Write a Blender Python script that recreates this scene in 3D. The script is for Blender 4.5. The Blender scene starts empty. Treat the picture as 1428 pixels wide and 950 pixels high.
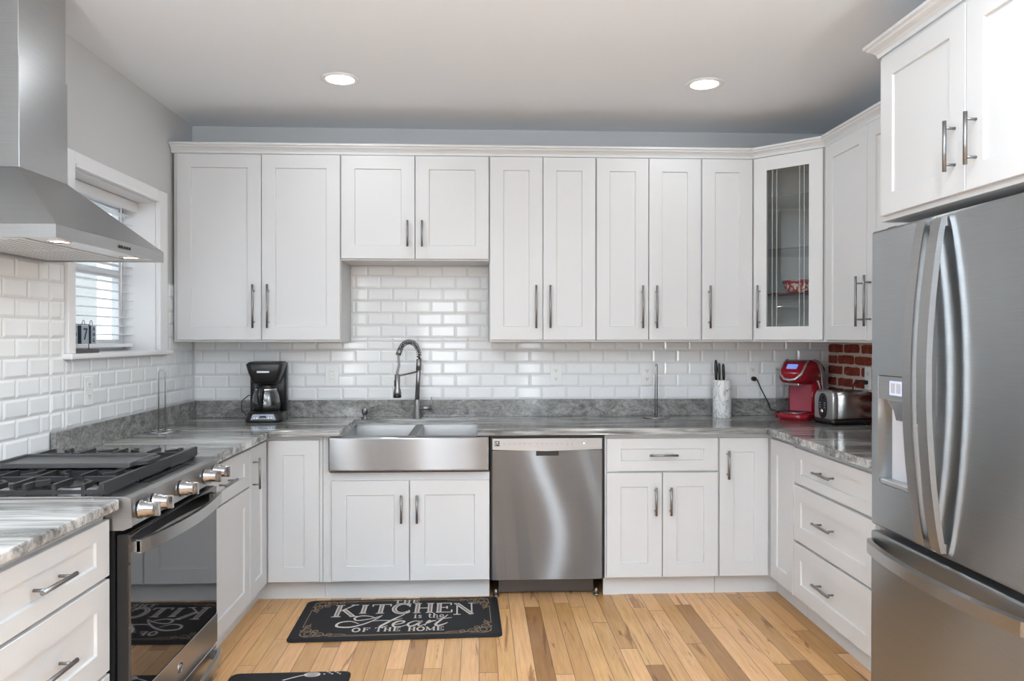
import bpy, bmesh, math, random
from mathutils import Matrix, Vector
random.seed(7)
S = 0.0254                      # the room is measured in inches
SC = bpy.context.scene
COL = SC.collection
PI = math.pi
# ------------------------------------------------------------------ camera
cam_d = bpy.data.cameras.new('camera')
cam = bpy.data.objects.new('camera', cam_d); COL.objects.link(cam)
cam.location = (0, -179.8*S, 55.1*S)
cam.rotation_euler = (PI/2 - 0.0048, 0, -0.0443)
cam_d.sensor_width = 36; cam_d.lens = 1039.06/1428*36
cam_d.clip_start = 0.05; cam_d.clip_end = 200
SC.camera = cam
# ------------------------------------------------------------------ look
SC.view_settings.view_transform = 'Standard'
try: SC.view_settings.look = 'None'
except Exception: pass
SC.view_settings.exposure = 0.12
SC.view_settings.gamma = 1.0
SC.view_settings.use_curve_mapping = False
# ------------------------------------------------------------------ world
W = bpy.data.worlds.new('sky'); SC.world = W; W.use_nodes = True
wb = W.node_tree.nodes['Background']
wb.inputs[0].default_value = (0.84,0.92,1.0, 1); wb.inputs[1].default_value = 2.4
# ------------------------------------------------------------------ area lamps added in unseen openings, sun outdoors
def area(name, loc, rot, sx, sy, power, col=(1,1,1), shape='RECTANGLE'):
    l = bpy.data.lights.new(name, 'AREA'); l.shape = shape; l.size = sx*S; l.size_y = sy*S
    l.energy = power; l.color = col
    o = bpy.data.objects.new(name, l); COL.objects.link(o)
    o.location = Vector(loc)*S; o.rotation_euler = rot
    return o
FRONT_Y = -330; XL_ = -67.8
area('front_strip_fill', (34.8, FRONT_Y+1, 44), (PI/2+0.05,0,0), 5, 82, 13, (0.86,0.935,1.0))  # narrow unseen lamp, shaped to draw the streak on the dishwasher
area('front_opening_fill', (-25, FRONT_Y+1, 52), (PI/2+0.12,0,0), 31, 60, 20, (0.86,0.935,1.0))  # unseen lamp added for even frontal fill and the apron's bright middle
area('side_opening_fill', (XL_-1, -223, 58), (0,-PI/2+0.1,0), 54, 52, 58, (0.9,0.955,1.0))  # unseen lamp added to brighten the left-facing drawers and fridge
sun_d = bpy.data.lights.new('sun', 'SUN'); sun_d.energy = 0.5; sun_d.angle = 0.01; sun_d.color = (1,0.97,0.92)
sun = bpy.data.objects.new('sun', sun_d); COL.objects.link(sun)
sun.rotation_euler = Vector((0.8,0.35,0.8)).to_track_quat('Z','Y').to_euler()
CAN_POWER = 8
UPLIGHT_POWER = 200
HOOD_POWER = 0.5
# ------------------------------------------------------------------ mesh builder
class MB:
    def __init__(s, M=None): s.bm = bmesh.new(); s.M = M or Matrix()
    def _t(s, vs): bmesh.ops.transform(s.bm, matrix=s.M, verts=vs)
    def box(s, x0,x1,y0,y1,z0,z1, bev=0, seg=1):
        m = Matrix.Translation(((x0+x1)/2,(y0+y1)/2,(z0+z1)/2)) @ Matrix.Diagonal((abs(x1-x0),abs(y1-y0),abs(z1-z0),1))
        r = bmesh.ops.create_cube(s.bm, size=1, matrix=m); vs = r['verts']
        s._t(vs)
        if bev:
            es = list({e for v in vs for e in v.link_edges})
            bmesh.ops.bevel(s.bm, geom=es, offset=bev, segments=seg, affect='EDGES', profile=0.5)
        return s
    def poly(s, pts, smooth=False):
        vs = [s.bm.verts.new(p) for p in pts]; s.bm.faces.new(vs).smooth = smooth; s._t(vs); return s
    def prism(s, pts2, a, b, axis='z', bev=0, seg=1):
        mk = {'z': lambda p,h:(p[0],p[1],h), 'y': lambda p,h:(p[0],h,p[1]), 'x': lambda p,h:(h,p[0],p[1])}[axis]
        lo = [s.bm.verts.new(mk(p,a)) for p in pts2]; hi = [s.bm.verts.new(mk(p,b)) for p in pts2]
        fs = [s.bm.faces.new(lo), s.bm.faces.new(hi)]
        n = len(pts2)
        for i in range(n): fs.append(s.bm.faces.new((lo[i],lo[(i+1)%n],hi[(i+1)%n],hi[i])))
        s._t(lo+hi)
        if bev:
            es = list({e for f in fs for e in f.edges})
            bmesh.ops.bevel(s.bm, geom=es, offset=bev, segments=seg, affect='EDGES', profile=0.5)
        return s
    def rings(s, rings, closed=False, caps=True, smooth=True):
        R = [[s.bm.verts.new(p) for p in r] for r in rings]
        n = len(R[0]); m = len(R)
        for i in range(m if closed else m-1):
            a, b = R[i], R[(i+1)%m]
            for j in range(n):
                s.bm.faces.new((a[j],a[(j+1)%n],b[(j+1)%n],b[j])).smooth = smooth
        if caps and not closed:
            s.bm.faces.new(R[0]); s.bm.faces.new(R[-1])
        s._t([v for r in R for v in r]); return s
    def tube(s, pts, r, seg=8, closed=False):
        P = [Vector(p) for p in pts]; n = len(P); rings = []
        rr = r if isinstance(r,(list,tuple)) else [r]*n
        up = None
        for i in range(n):
            if closed: t = P[(i+1)%n]-P[i-1]
            else: t = P[min(i+1,n-1)]-P[max(i-1,0)]
            t.normalize()
            if up is None: up = t.orthogonal().normalized()
            up = (up - t*up.dot(t))
            if up.length < 1e-5: up = t.orthogonal()
            up.normalize(); b = t.cross(up)
            rings.append([P[i]+(up*math.cos(2*PI*k/seg)+b*math.sin(2*PI*k/seg))*rr[i] for k in range(seg)])
        return s.rings(rings, closed)
    def cyl(s, p0, p1, r, seg=16, r2=None):
        P0, P1 = Vector(p0), Vector(p1); t = (P1-P0).normalized(); u = t.orthogonal().normalized(); b = t.cross(u)
        r2 = r if r2 is None else r2
        R = [[P+(u*math.cos(2*PI*k/seg)+b*math.sin(2*PI*k/seg))*q for k in range(seg)] for P,q in ((P0,r),(P1,r2))]
        return s.rings(R)
    def lathe(s, c, prof, seg=24, axis='z', caps=True):
        c = Vector(c); R = []
        for r, h in prof:
            ring = []
            for k in range(seg):
                a = 2*PI*k/seg; p, q = max(r,1e-4)*math.cos(a), max(r,1e-4)*math.sin(a)
                ring.append(c+Vector({'z':(p,q,h),'x':(h,p,q),'y':(p,h,q)}[axis]))
            R.append(ring)
        return s.rings(R, caps=caps)
    def sweep(s, pts, prof_n, prof):            # horizontal path (x,y), profile (out, z), mitred corners
        P = [Vector((p[0],p[1])) for p in pts]; n = len(P); N = []
        for i in range(n-1):
            d = (P[i+1]-P[i]).normalized(); N.append(Vector((d.y,-d.x))*prof_n)
        R = []
        for i in range(n):
            if i == 0: m = N[0]
            elif i == n-1: m = N[-1]
            else:
                m = (N[i-1]+N[i]); m = m/ (1+N[i-1].dot(N[i]))
            R.append([(P[i].x+m.x*o, P[i].y+m.y*o, z) for o,z in prof])
        return s.rings(R, smooth=False)
    def panel(s, u0,u1,z0,z1, thick, mg, rec, through=False, bev=0.06, floor_bev=0.12):
        """slab lying at v in [-thick,0] (u,v,z) with a rectangular recess; mg = left,right,bottom,top margins"""
        bm = s.bm; b = bev
        def rect(a0,a1,c0,c1,v): return [bm.verts.new(p) for p in ((a0,v,c0),(a1,v,c0),(a1,v,c1),(a0,v,c1))]
        i0,i1,j0,j1 = u0+mg[0], u1-mg[1], z0+mg[2], z1-mg[3]
        k = floor_bev if not through else 0
        L = [rect(u0,u1,z0,z1,-thick), rect(u0,u1,z0,z1,-b), rect(u0+b,u1-b,z0+b,z1-b,0),
             rect(i0,i1,j0,j1,0), rect(i0+k,i1-k,j0+k,j1-k,-rec if not through else -thick)]
        for a, c in zip(L, L[1:]):
            for j in range(4): bm.faces.new((a[j],a[(j+1)%4],c[(j+1)%4],c[j]))
        if through:
            for j in range(4): bm.faces.new((L[0][j],L[0][(j+1)%4],L[4][(j+1)%4],L[4][j]))
        else:
            bm.faces.new(L[4]); bm.faces.new(L[0])
        s._t([v for l in L for v in l]); return s
    def ribbon(s, pts, w, z, th=0.02):           # flat stroke on a horizontal surface
        P = [Vector((p[0],p[1])) for p in pts]; n = len(P); A=[];B=[]
        ww = w if isinstance(w,(list,tuple)) else [w]*n
        for i in range(n):
            t = (P[min(i+1,n-1)]-P[max(i-1,0)]).normalized(); q = Vector((-t.y,t.x))
            A.append(P[i]+q*ww[i]/2); B.append(P[i]-q*ww[i]/2)
        R = [[(A[i].x,A[i].y,z),(A[i].x,A[i].y,z+th),(B[i].x,B[i].y,z+th),(B[i].x,B[i].y,z)] for i in range(n)]
        return s.rings(R, smooth=False)

BASE = {}
def mesh_obj(name, mb, mat, parent=None, off=(0,0,0), smooth=False):
    bm = mb.bm
    bmesh.ops.recalc_face_normals(bm, faces=bm.faces)
    bmesh.ops.transform(bm, matrix=Matrix.Diagonal((S,S,S,1)) @ Matrix.Translation(Vector(off)*-1), verts=bm.verts)
    me = bpy.data.meshes.new(name); bm.to_mesh(me); bm.free()
    if mat: me.materials.append(mat)
    o = bpy.data.objects.new(name, me); COL.objects.link(o)
    if parent: o.parent = parent
    return o
def tag(o, label=None, cat=None, group=None, kind=None):
    if label: o['label'] = label
    if cat: o['category'] = cat
    if group: o['group'] = group
    if kind: o['kind'] = kind
    return o
def thing(name, label, cat, loc, rot=0, group=None, kind=None, local=False):
    o = bpy.data.objects.new(name, None); COL.objects.link(o)
    o.empty_display_size = 0.05
    o.location = Vector(loc)*S; o.rotation_euler = (0,0,rot)
    tag(o, label, cat, group, kind)
    BASE[o.name] = Vector((0,0,0)) if (local or rot) else Vector(loc)
    return o
def part(name, mb, mat, parent, label=None):
    off = BASE[parent.name]
    o = mesh_obj(name, mb, mat, parent, off); BASE[o.name] = off
    if label: o['label'] = label
    return o
def single(name, mb, mat, label, cat, loc, group=None):
    o = mesh_obj(name, mb, mat, None, loc); o.location = Vector(loc)*S; BASE[o.name] = Vector(loc)
    return tag(o, label, cat, group)
def struct(name, mb, mat):
    return tag(mesh_obj(name, mb, mat), kind='structure')
def clone(src, loc, label=None, rot=None, group=None):
    r = src.copy(); COL.objects.link(r); r.location = Vector(loc)*S
    if rot is not None: r.rotation_euler = (0,0,rot)
    if label: r['label'] = label
    if group: r['group'] = group
    for ch in list(src.children):
        c = ch.copy(); COL.objects.link(c); c.parent = r
        for g in ch.children:
            d = g.copy(); COL.objects.link(d); d.parent = c
    return r
def text_mesh(txt, size, extrude=0.01):            # letters in the program's own built-in typeface, turned into a mesh (inches)
    cu = bpy.data.curves.new('lettering', 'FONT'); cu.body = txt; cu.size = size; cu.extrude = extrude
    cu.align_x = 'CENTER'; cu.align_y = 'CENTER'
    o = bpy.data.objects.new('lettering', cu); COL.objects.link(o)
    dg = bpy.context.evaluated_depsgraph_get(); dg.update()
    me = bpy.data.meshes.new_from_object(o.evaluated_get(dg))
    bpy.data.objects.remove(o); bpy.data.curves.remove(cu)
    return me
def add_text(mb, txt, size, M, extrude=0.01):
    me = text_mesh(txt, size, extrude); n0 = len(mb.bm.verts)
    mb.bm.from_mesh(me); mb.bm.verts.ensure_lookup_table()
    vs = [mb.bm.verts[i] for i in range(n0, len(mb.bm.verts))]
    bmesh.ops.transform(mb.bm, matrix=M, verts=vs); bpy.data.meshes.remove(me)
# ------------------------------------------------------------------ materials
def mat(name, col, rough=0.5, metal=0.0, **kw):
    m = bpy.data.materials.new(name); m.use_nodes = True
    b = m.node_tree.nodes['Principled BSDF']
    b.inputs['Base Color'].default_value = (*col,1); b.inputs['Roughness'].default_value = rough; b.inputs['Metallic'].default_value = metal
    for k, v in kw.items(): b.inputs[k.replace('_',' ')].default_value = v
    return m
class NT:
    def __init__(s, m): s.nt = m.node_tree; s.b = s.nt.nodes['Principled BSDF']
    def n(s, t, **kw):
        x = s.nt.nodes.new(t)
        for k, v in kw.items(): setattr(x, k, v)
        return x
    def l(s, a, b): s.nt.links.new(a, b)
    def math(s, op, a, b=None, c=None):
        x = s.n('ShaderNodeMath', operation=op)
        for i, q in enumerate((a,b,c)):
            if q is None: continue
            if isinstance(q,(int,float)): x.inputs[i].default_value = q
            else: s.l(q, x.inputs[i])
        return x.outputs[0]
    def pos(s): return s.n('ShaderNodeNewGeometry').outputs['Position']
    def mapping(s, v, scale=(1,1,1), loc=(0,0,0), rot=(0,0,0)):
        m = s.n('ShaderNodeMapping'); s.l(v, m.inputs[0])
        m.inputs['Scale'].default_value = scale; m.inputs['Location'].default_value = loc; m.inputs['Rotation'].default_value = rot
        return m.outputs[0]
    def noise(s, v, scale, detail=4, rough=0.55, dist=0.0):
        x = s.n('ShaderNodeTexNoise'); s.l(v, x.inputs['Vector'])
        x.inputs['Scale'].default_value = scale; x.inputs['Detail'].default_value = detail
        x.inputs['Roughness'].default_value = rough; x.inputs['Distortion'].default_value = dist
        return x.outputs['Fac']
    def ramp(s, f, stops, interp='LINEAR'):
        x = s.n('ShaderNodeValToRGB'); x.color_ramp.interpolation = interp
        e = x.color_ramp.elements
        while len(e) < len(stops): e.new(0.5)
        for q, (p, c) in zip(e, stops): q.position = p; q.color = (*c,1)
        s.l(f, x.inputs[0]); return x.outputs[0]
    def mix(s, f, a, b, mode='MIX'):
        x = s.n('ShaderNodeMix', data_type='RGBA', blend_type=mode)
        for i, q in ((0,f),(6,a),(7,b)):
            if isinstance(q,(int,float)): x.inputs[i].default_value = q
            elif isinstance(q, tuple): x.inputs[i].default_value = (*q,1)
            else: s.l(q, x.inputs[i])
        return x.outputs[2]
    def bump(s, h, strength, dist):
        x = s.n('ShaderNodeBump'); x.inputs['Strength'].default_value = strength; x.inputs['Distance'].default_value = dist
        s.l(h, x.inputs['Height']); s.l(x.outputs[0], s.b.inputs['Normal'])
g3 = lambda v: (v,v,v)
white = mat('white_cabinet_paint', (0.665,0.665,0.67), 0.42)
trimw = mat('white_trim_paint', (0.83,0.83,0.84), 0.4)
wallp = mat('grey_wall_paint', (0.60,0.60,0.60), 0.75)
ceilp = mat('ceiling_paint', (0.86,0.90,0.95), 0.85)
tilew = mat('white_glazed_tile', (0.84,0.85,0.855), 0.10)
grout = mat('grout', (0.66,0.66,0.655), 0.8)
black = mat('black_plastic', (0.012,0.012,0.013), 0.35)
satinblack = mat('cast_iron', (0.022,0.022,0.024), 0.42)
rubber = mat('dark_rubber', (0.02,0.02,0.022), 0.6)
blackglass = mat('black_oven_glass', (0.006,0.006,0.007), 0.03, Specular_IOR_Level=0.8, IOR=1.75)
chrome = mat('chrome', (0.82,0.82,0.84), 0.08, 1.0)
knobm = mat('knob_metal', (0.42,0.42,0.43), 0.18, 1.0)
nickel = mat('brushed_nickel', (0.30,0.30,0.305), 0.36, 1.0)
darkgap = mat('dark_cavity', (0.01,0.01,0.01), 0.9)
plate = mat('white_outlet_plastic', (0.82,0.82,0.81), 0.35)
wiremat = mat('wire_chrome', (0.45,0.45,0.46), 0.22, 1.0)
keured = mat('red_gloss_plastic', (0.27,0.008,0.018), 0.12)
silverp = mat('silver_plastic', (0.52,0.52,0.53), 0.3, 0.7)
paleglow = mat('pale_panel', (0.62,0.62,0.66), 0.3)
greyp = mat('grey_plastic', (0.25,0.25,0.26), 0.4)
DISH = 0.0085
def steel(name, col, rough, aniso=0.75, wob=0.0, vertical=True):
    m = mat(name, col, rough, 1.0); N = NT(m)
    N.b.inputs['Anisotropic'].default_value = aniso
    c = N.n('ShaderNodeCombineXYZ')
    for i_, v_ in enumerate((0.06,0.04,1) if vertical else (1,0.06,0.04)): c.inputs[i_].default_value = v_
    N.l(c.outputs[0], N.b.inputs['Tangent'])
    p = N.pos()
    f = N.noise(N.mapping(p, (6,6,900) if vertical else (900,6,6)), 1.0, 2)
    N.l(N.ramp(f, [(0.3,tuple(x*0.93 for x in col)),(0.7,tuple(min(1,x*1.05) for x in col))]), N.b.inputs['Base Color'])
    if wob < 0:      # a gently dished door skin
        sp = N.n('ShaderNodeSeparateXYZ'); N.l(p, sp.inputs[0])
        k = N.math('COSINE', N.math('MULTIPLY', N.math('SUBTRACT', sp.outputs[2], 15*S), PI/(18*S)))
        N.bump(N.math('MULTIPLY', N.math('MULTIPLY', N.math('SUBTRACT', sp.outputs[0], 14.3*S), k), DISH), 1.0, 1.0)
    elif wob:
        w = N.noise(N.mapping(p, (2.2,2.2,2.6)), 1.0, 1)
        N.bump(w, wob, 0.02)
    return m
def brushed(name, col, alpha, an, T, dish=0.0, wob=0.0):
    """steel with fine horizontal brushing: sharp across, drawn out up and down"""
    m = bpy.data.materials.new(name); m.use_nodes = True; N = NT(m); nt = N.nt
    gl = N.n('ShaderNodeBsdfAnisotropic'); gl.inputs['Roughness'].default_value = math.sqrt(alpha); gl.inputs['Anisotropy'].default_value = an
    c = N.n('ShaderNodeCombineXYZ')
    for i in range(3): c.inputs[i].default_value = T[i] or 0.03*(i+1)
    N.l(c.outputs[0], gl.inputs['Tangent'])
    p = N.pos(); f = N.noise(N.mapping(p, (6,6,900)), 1.0, 2)
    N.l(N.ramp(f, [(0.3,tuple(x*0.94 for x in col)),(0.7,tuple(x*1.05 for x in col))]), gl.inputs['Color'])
    if dish:
        sp = N.n('ShaderNodeSeparateXYZ'); N.l(p, sp.inputs[0])
        k = N.math('COSINE', N.math('MULTIPLY', N.math('SUBTRACT', sp.outputs[2], 15*S), PI/(18*S)))
        h = N.math('MULTIPLY', N.math('MULTIPLY', N.math('SUBTRACT', sp.outputs[0], 14.3*S), k), dish)
        bp = N.n('ShaderNodeBump'); bp.inputs['Strength'].default_value = 1; bp.inputs['Distance'].default_value = 1
        N.l(h, bp.inputs['Height']); N.l(bp.outputs[0], gl.inputs['Normal'])
    if wob:
        bp = N.n('ShaderNodeBump'); bp.inputs['Strength'].default_value = wob; bp.inputs['Distance'].default_value = 0.02
        N.l(N.noise(N.mapping(p, (2.2,2.2,2.6)), 1.0, 1), bp.inputs['Height']); N.l(bp.outputs[0], gl.inputs['Normal'])
    nt.nodes.remove(N.b)
    N.l(gl.outputs[0], [n for n in nt.nodes if n.type=='OUTPUT_MATERIAL'][0].inputs[0]); return m
steelA = steel('stainless_steel', (0.50,0.495,0.485), 0.27)
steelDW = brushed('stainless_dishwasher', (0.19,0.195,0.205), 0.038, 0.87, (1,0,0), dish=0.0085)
steelFr = brushed('stainless_fridge', (0.46,0.48,0.495), 0.08, 0.68, (0,1,0), wob=0.12)
steelAp = brushed('stainless_apron', (0.29,0.292,0.298), 0.05, 0.80, (1,0,0))
steelH = steel('stainless_hood', (0.44,0.44,0.44), 0.30, 0.6)
steelS = steel('stainless_sink', (0.37,0.37,0.37), 0.34, 0.3)
def granite(name, top):
    m = mat(name, g3(0.4), 0.12); N = NT(m); p = N.pos()
    if top:
        q = N.mapping(p, (1.5,14.0,14.0))
        a = N.noise(q, 1.0, 8, 0.62, 0.9)
        b = N.noise(N.mapping(p, (4,60,60)), 1.0, 6, 0.65, 0.4)
        c = N.noise(N.mapping(p, (0.5,4.0,4.0)), 1.0, 3, 0.5, 0.5)
        f = N.math('ADD', N.math('MULTIPLY', a, 0.62), N.math('MULTIPLY', b, 0.38))
        f = N.math('ADD', f, N.math('MULTIPLY', N.math('SUBTRACT', c, 0.5), 0.45))
        col = N.ramp(f, [(0.30,(0.045,0.044,0.043)),(0.42,(0.13,0.127,0.122)),(0.50,(0.27,0.265,0.255)),(0.58,(0.46,0.45,0.435)),(0.70,(0.66,0.645,0.62))])
    else:
        a = N.noise(N.mapping(p, (9,9,14), rot=(0,0.35,0)), 1.0, 8, 0.68, 1.4)
        b = N.noise(N.mapping(p, (70,70,90), rot=(0,0.35,0)), 1.0, 5, 0.7, 0.6)
        f = N.math('ADD', N.math('MULTIPLY', a, 0.6), N.math('MULTIPLY', b, 0.4))
        col = N.ramp(f, [(0.30,(0.05,0.05,0.05)),(0.42,(0.15,0.148,0.142)),(0.52,(0.27,0.265,0.255)),(0.62,(0.40,0.395,0.38)),(0.74,(0.56,0.55,0.53))])
    N.l(col, N.b.inputs['Base Color']); return m
gran = granite('granite_slab', True); gransp = granite('granite_upstand', False)
def floor_mat():
    m = mat('hickory_planks', (0.5,0.35,0.2), 0.28); N = NT(m)
    sp = N.n('ShaderNodeSeparateXYZ'); N.l(N.pos(), sp.inputs[0]); x, y = sp.outputs[0], sp.outputs[1]
    w = 3.1*S
    xi = N.math('DIVIDE', N.math('ADD', x, 20), w); i = N.math('FLOOR', xi); fx = N.math('FRACT', xi)
    def rnd(a, b, c):
        k = N.n('ShaderNodeCombineXYZ')
        for j, q in enumerate((a,b,c)):
            if isinstance(q,(int,float)): k.inputs[j].default_value = q
            else: N.l(q, k.inputs[j])
        r = N.n('ShaderNodeTexWhiteNoise', noise_dimensions='3D'); N.l(k.outputs[0], r.inputs[0]); return r.outputs[0]
    off = N.math('MULTIPLY', rnd(i,3,7), 3.0)
    ln = N.math('ADD', N.math('MULTIPLY', rnd(i,9,1), 0.9), 0.8)
    yj = N.math('DIVIDE', N.math('ADD', N.math('ADD', y, 30), off), ln); j = N.math('FLOOR', yj); fy = N.math('FRACT', yj)
    r1 = rnd(i,j,1); r2 = rnd(i,j,2); r3 = rnd(i,j,3)
    v = N.n('ShaderNodeCombineXYZ')
    N.l(N.math('ADD', x, N.math('MULTIPLY', r2, 9)), v.inputs[0]); N.l(N.math('ADD', y, N.math('MULTIPLY', r3, 9)), v.inputs[1]); N.l(N.math('MULTIPLY', r1, 5), v.inputs[2])
    fine = N.noise(N.mapping(v.outputs[0], (70,5,1)), 1.0, 6, 0.6, 0.5)
    streak = N.noise(N.mapping(v.outputs[0], (13,1.1,1)), 1.0, 5, 0.6, 1.6)
    base = N.ramp(r1, [(0.0,(0.56,0.30,0.105)),(0.3,(0.69,0.395,0.175)),(0.6,(0.84,0.495,0.25)),(0.86,(0.72,0.42,0.17)),(0.92,(0.34,0.165,0.06)),(1.0,(0.48,0.25,0.09))])
    c = N.mix(N.ramp(fine, [(0.35,g3(0)),(0.75,g3(1))]), base, N.mix(1.0, base, (0.78,0.70,0.60), 'MULTIPLY'))
    sf = N.ramp(streak, [(0.60,g3(0)),(0.65,g3(0.8)),(0.74,g3(1.0))])
    c = N.mix(sf, c, N.mix(1.0, c, (0.46,0.34,0.25), 'MULTIPLY'))
    fl = N.noise(N.mapping(v.outputs[0], (60,9,1)), 1.0, 3, 0.5, 0.8)
    c = N.mix(N.ramp(fl, [(0.70,g3(0)),(0.76,g3(0.8))]), c, (0.16,0.08,0.03))
    e1 = N.math('GREATER_THAN', N.math('ABSOLUTE', N.math('SUBTRACT', fx, 0.5)), 0.483)
    e2 = N.math('GREATER_THAN', N.math('ABSOLUTE', N.math('SUBTRACT', fy, 0.5)), 0.4985)
    e = N.math('MAXIMUM', e1, e2)
    c = N.mix(N.math('MULTIPLY', e, 0.9), c, (0.10,0.055,0.025))
    N.l(c, N.b.inputs['Base Color'])
    N.bump(N.math('SUBTRACT', N.math('MULTIPLY', fine, 0.2), e), 0.25, 0.001)
    return m
floorm = floor_mat()
def brick_mat():
    m = mat('red_brick', (0.22,0.035,0.02), 0.85); N = NT(m); p = N.pos()
    a = N.noise(p, 30, 5, 0.65); k = N.noise(p, 9, 3)
    c = N.ramp(a, [(0.3,(0.13,0.018,0.010)),(0.55,(0.26,0.038,0.020)),(0.75,(0.36,0.075,0.04))])
    c = N.mix(N.ramp(k, [(0.62,g3(0)),(0.72,g3(0.35))]), c, (0.45,0.22,0.16))
    N.l(c, N.b.inputs['Base Color']); N.bump(a, 0.6, 0.004); return m
brickm = brick_mat()
mortar = mat('mortar', (0.62,0.52,0.44), 0.9)
def marble_mat():
    m = mat('white_marble', (0.8,0.8,0.8), 0.3); N = NT(m)
    t = N.n('ShaderNodeTexCoord').outputs['Object']
    a = N.noise(N.mapping(t, (13,13,8), rot=(0.4,0.5,0)), 1.0, 5, 0.6, 1.6)
    v = N.math('ABSOLUTE', N.math('SUBTRACT', a, 0.5))
    N.l(N.ramp(v, [(0.0,(0.30,0.30,0.31)),(0.010,(0.58,0.58,0.59)),(0.035,(0.82,0.82,0.82))]), N.b.inputs['Base Color']); return m
marble = marble_mat()
def glass_mat(name, tint, refl):
    m = bpy.data.materials.new(name); m.use_nodes = True; nt = m.node_tree
    for n in list(nt.nodes): nt.nodes.remove(n)
    o = nt.nodes.new('ShaderNodeOutputMaterial'); mx = nt.nodes.new('ShaderNodeMixShader')
    t = nt.nodes.new('ShaderNodeBsdfTransparent'); t.inputs[0].default_value = (*tint,1)
    g = nt.nodes.new('ShaderNodeBsdfGlossy'); g.inputs['Roughness'].default_value = 0.02
    lw = nt.nodes.new('ShaderNodeLayerWeight'); lw.inputs[0].default_value = 0.5
    p = nt.nodes.new('ShaderNodeMath'); p.operation = 'POWER'; p.inputs[1].default_value = 4.0
    f = nt.nodes.new('ShaderNodeMath'); f.operation = 'MULTIPLY_ADD'; f.inputs[1].default_value = 0.8; f.inputs[2].default_value = refl
    nt.links.new(lw.outputs['Facing'], p.inputs[0]); nt.links.new(p.outputs[0], f.inputs[0])
    nt.links.new(f.outputs[0], mx.inputs[0]); nt.links.new(t.outputs[0], mx.inputs[1]); nt.links.new(g.outputs[0], mx.inputs[2])
    nt.links.new(mx.outputs[0], o.inputs[0]); return m
paneglass = glass_mat('clear_pane', (0.95,0.97,0.97), 0.02)
cabglass = glass_mat('grey_cabinet_glass', (0.93,0.95,0.95), 0.07)
jugglass = glass_mat('jug_glass', (0.93,0.94,0.95), 0.10)
def emis(name, col, st):
    m = bpy.data.materials.new(name); m.use_nodes = True; nt = m.node_tree
    b = nt.nodes['Principled BSDF']; b.inputs['Base Color'].default_value = (*col,1)
    b.inputs['Emission Color'].default_value = (*col,1); b.inputs['Emission Strength'].default_value = st; return m
lens = emis('lamp_lens', (1,0.98,0.95), 6)
hoodlens = emis('hood_lamp_lens', (1,0.98,0.95), 3)
blueled = emis('blue_display', (0.20,0.30,0.75), 0.5)
dispdisp = emis('pale_display', (0.55,0.60,0.85), 0.45)
whiteled = emis('white_indicator', (1,1,0.95), 3)
# facings: local (u, v outwards, z)
YB = -24.6
MB_BACK = Matrix(((1,0,0,0),(0,-1,0,YB),(0,0,1,0),(0,0,0,1)))
MB_UP = Matrix(((1,0,0,0),(0,-1,0,-13.0),(0,0,1,0),(0,0,0,1)))
XLF, XRF, XRU, XFC, XFR = -43.5, 61.5, 73.4, 58.2, 58.0
def face_px(x0): return Matrix(((0,1,0,x0),(1,0,0,0),(0,0,1,0),(0,0,0,1)))
def face_nx(x0): return Matrix(((0,-1,0,x0),(1,0,0,0),(0,0,1,0),(0,0,0,1)))
M_LEFT, M_RIGHT, M_RUP, M_FC, M_FR = face_px(XLF), face_nx(XRF), face_nx(XRU), face_nx(XFC), face_nx(XFR)
# ------------------------------------------------------------------ room shell
XL, XR, ZC = -67.8, 86.4, 105.0
struct('floor', MB().box(XL-9,XR+8,FRONT_Y-8,8,-4,0), floorm)
struct('ceiling', MB().box(XL-9,XR+8,FRONT_Y-8,8,ZC,ZC+6), ceilp)
struct('wall_back', MB().box(XL-9,XR+8,0,8,0,ZC), wallp)
struct('wall_right', MB().box(XR,XR+8,FRONT_Y,0,0,ZC), wallp)
WY0, WY1, WZ0, WZ1 = -52.6, -20.2, 52.3, 83.4
wl = MB()
wl.box(XL-9,XL,FRONT_Y,-250,0,ZC); wl.box(XL-9,XL,-250,-196,0,30); wl.box(XL-9,XL,-250,-196,86,ZC); wl.box(XL-9,XL,-196,WY0,0,ZC); wl.box(XL-9,XL,WY1,0,0,ZC); wl.box(XL-9,XL,WY0,WY1,WZ1,ZC); wl.box(XL-9,XL,WY0,WY1,0,WZ0-0.9)  # gap behind the camera is an opening added for side fill
struct('wall_left', wl, wallp)
wf = MB()   # wall behind the camera, with two openings added to let in light
dx0,dx1,dz1 = 31.5,38,86; fx0,fx1,fz0,fz1 = -42,-8,21,83
wf.box(XL-9,fx0,FRONT_Y-6,FRONT_Y,0,ZC); wf.box(fx0,fx1,FRONT_Y-6,FRONT_Y,0,fz0); wf.box(fx0,fx1,FRONT_Y-6,FRONT_Y,fz1,ZC)
wf.box(fx1,dx0,FRONT_Y-6,FRONT_Y,0,ZC); wf.box(dx0,dx1,FRONT_Y-6,FRONT_Y,dz1,ZC); wf.box(dx1,XR+8,FRONT_Y-6,FRONT_Y,0,ZC)
struct('wall_front', wf, wallp)
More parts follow.
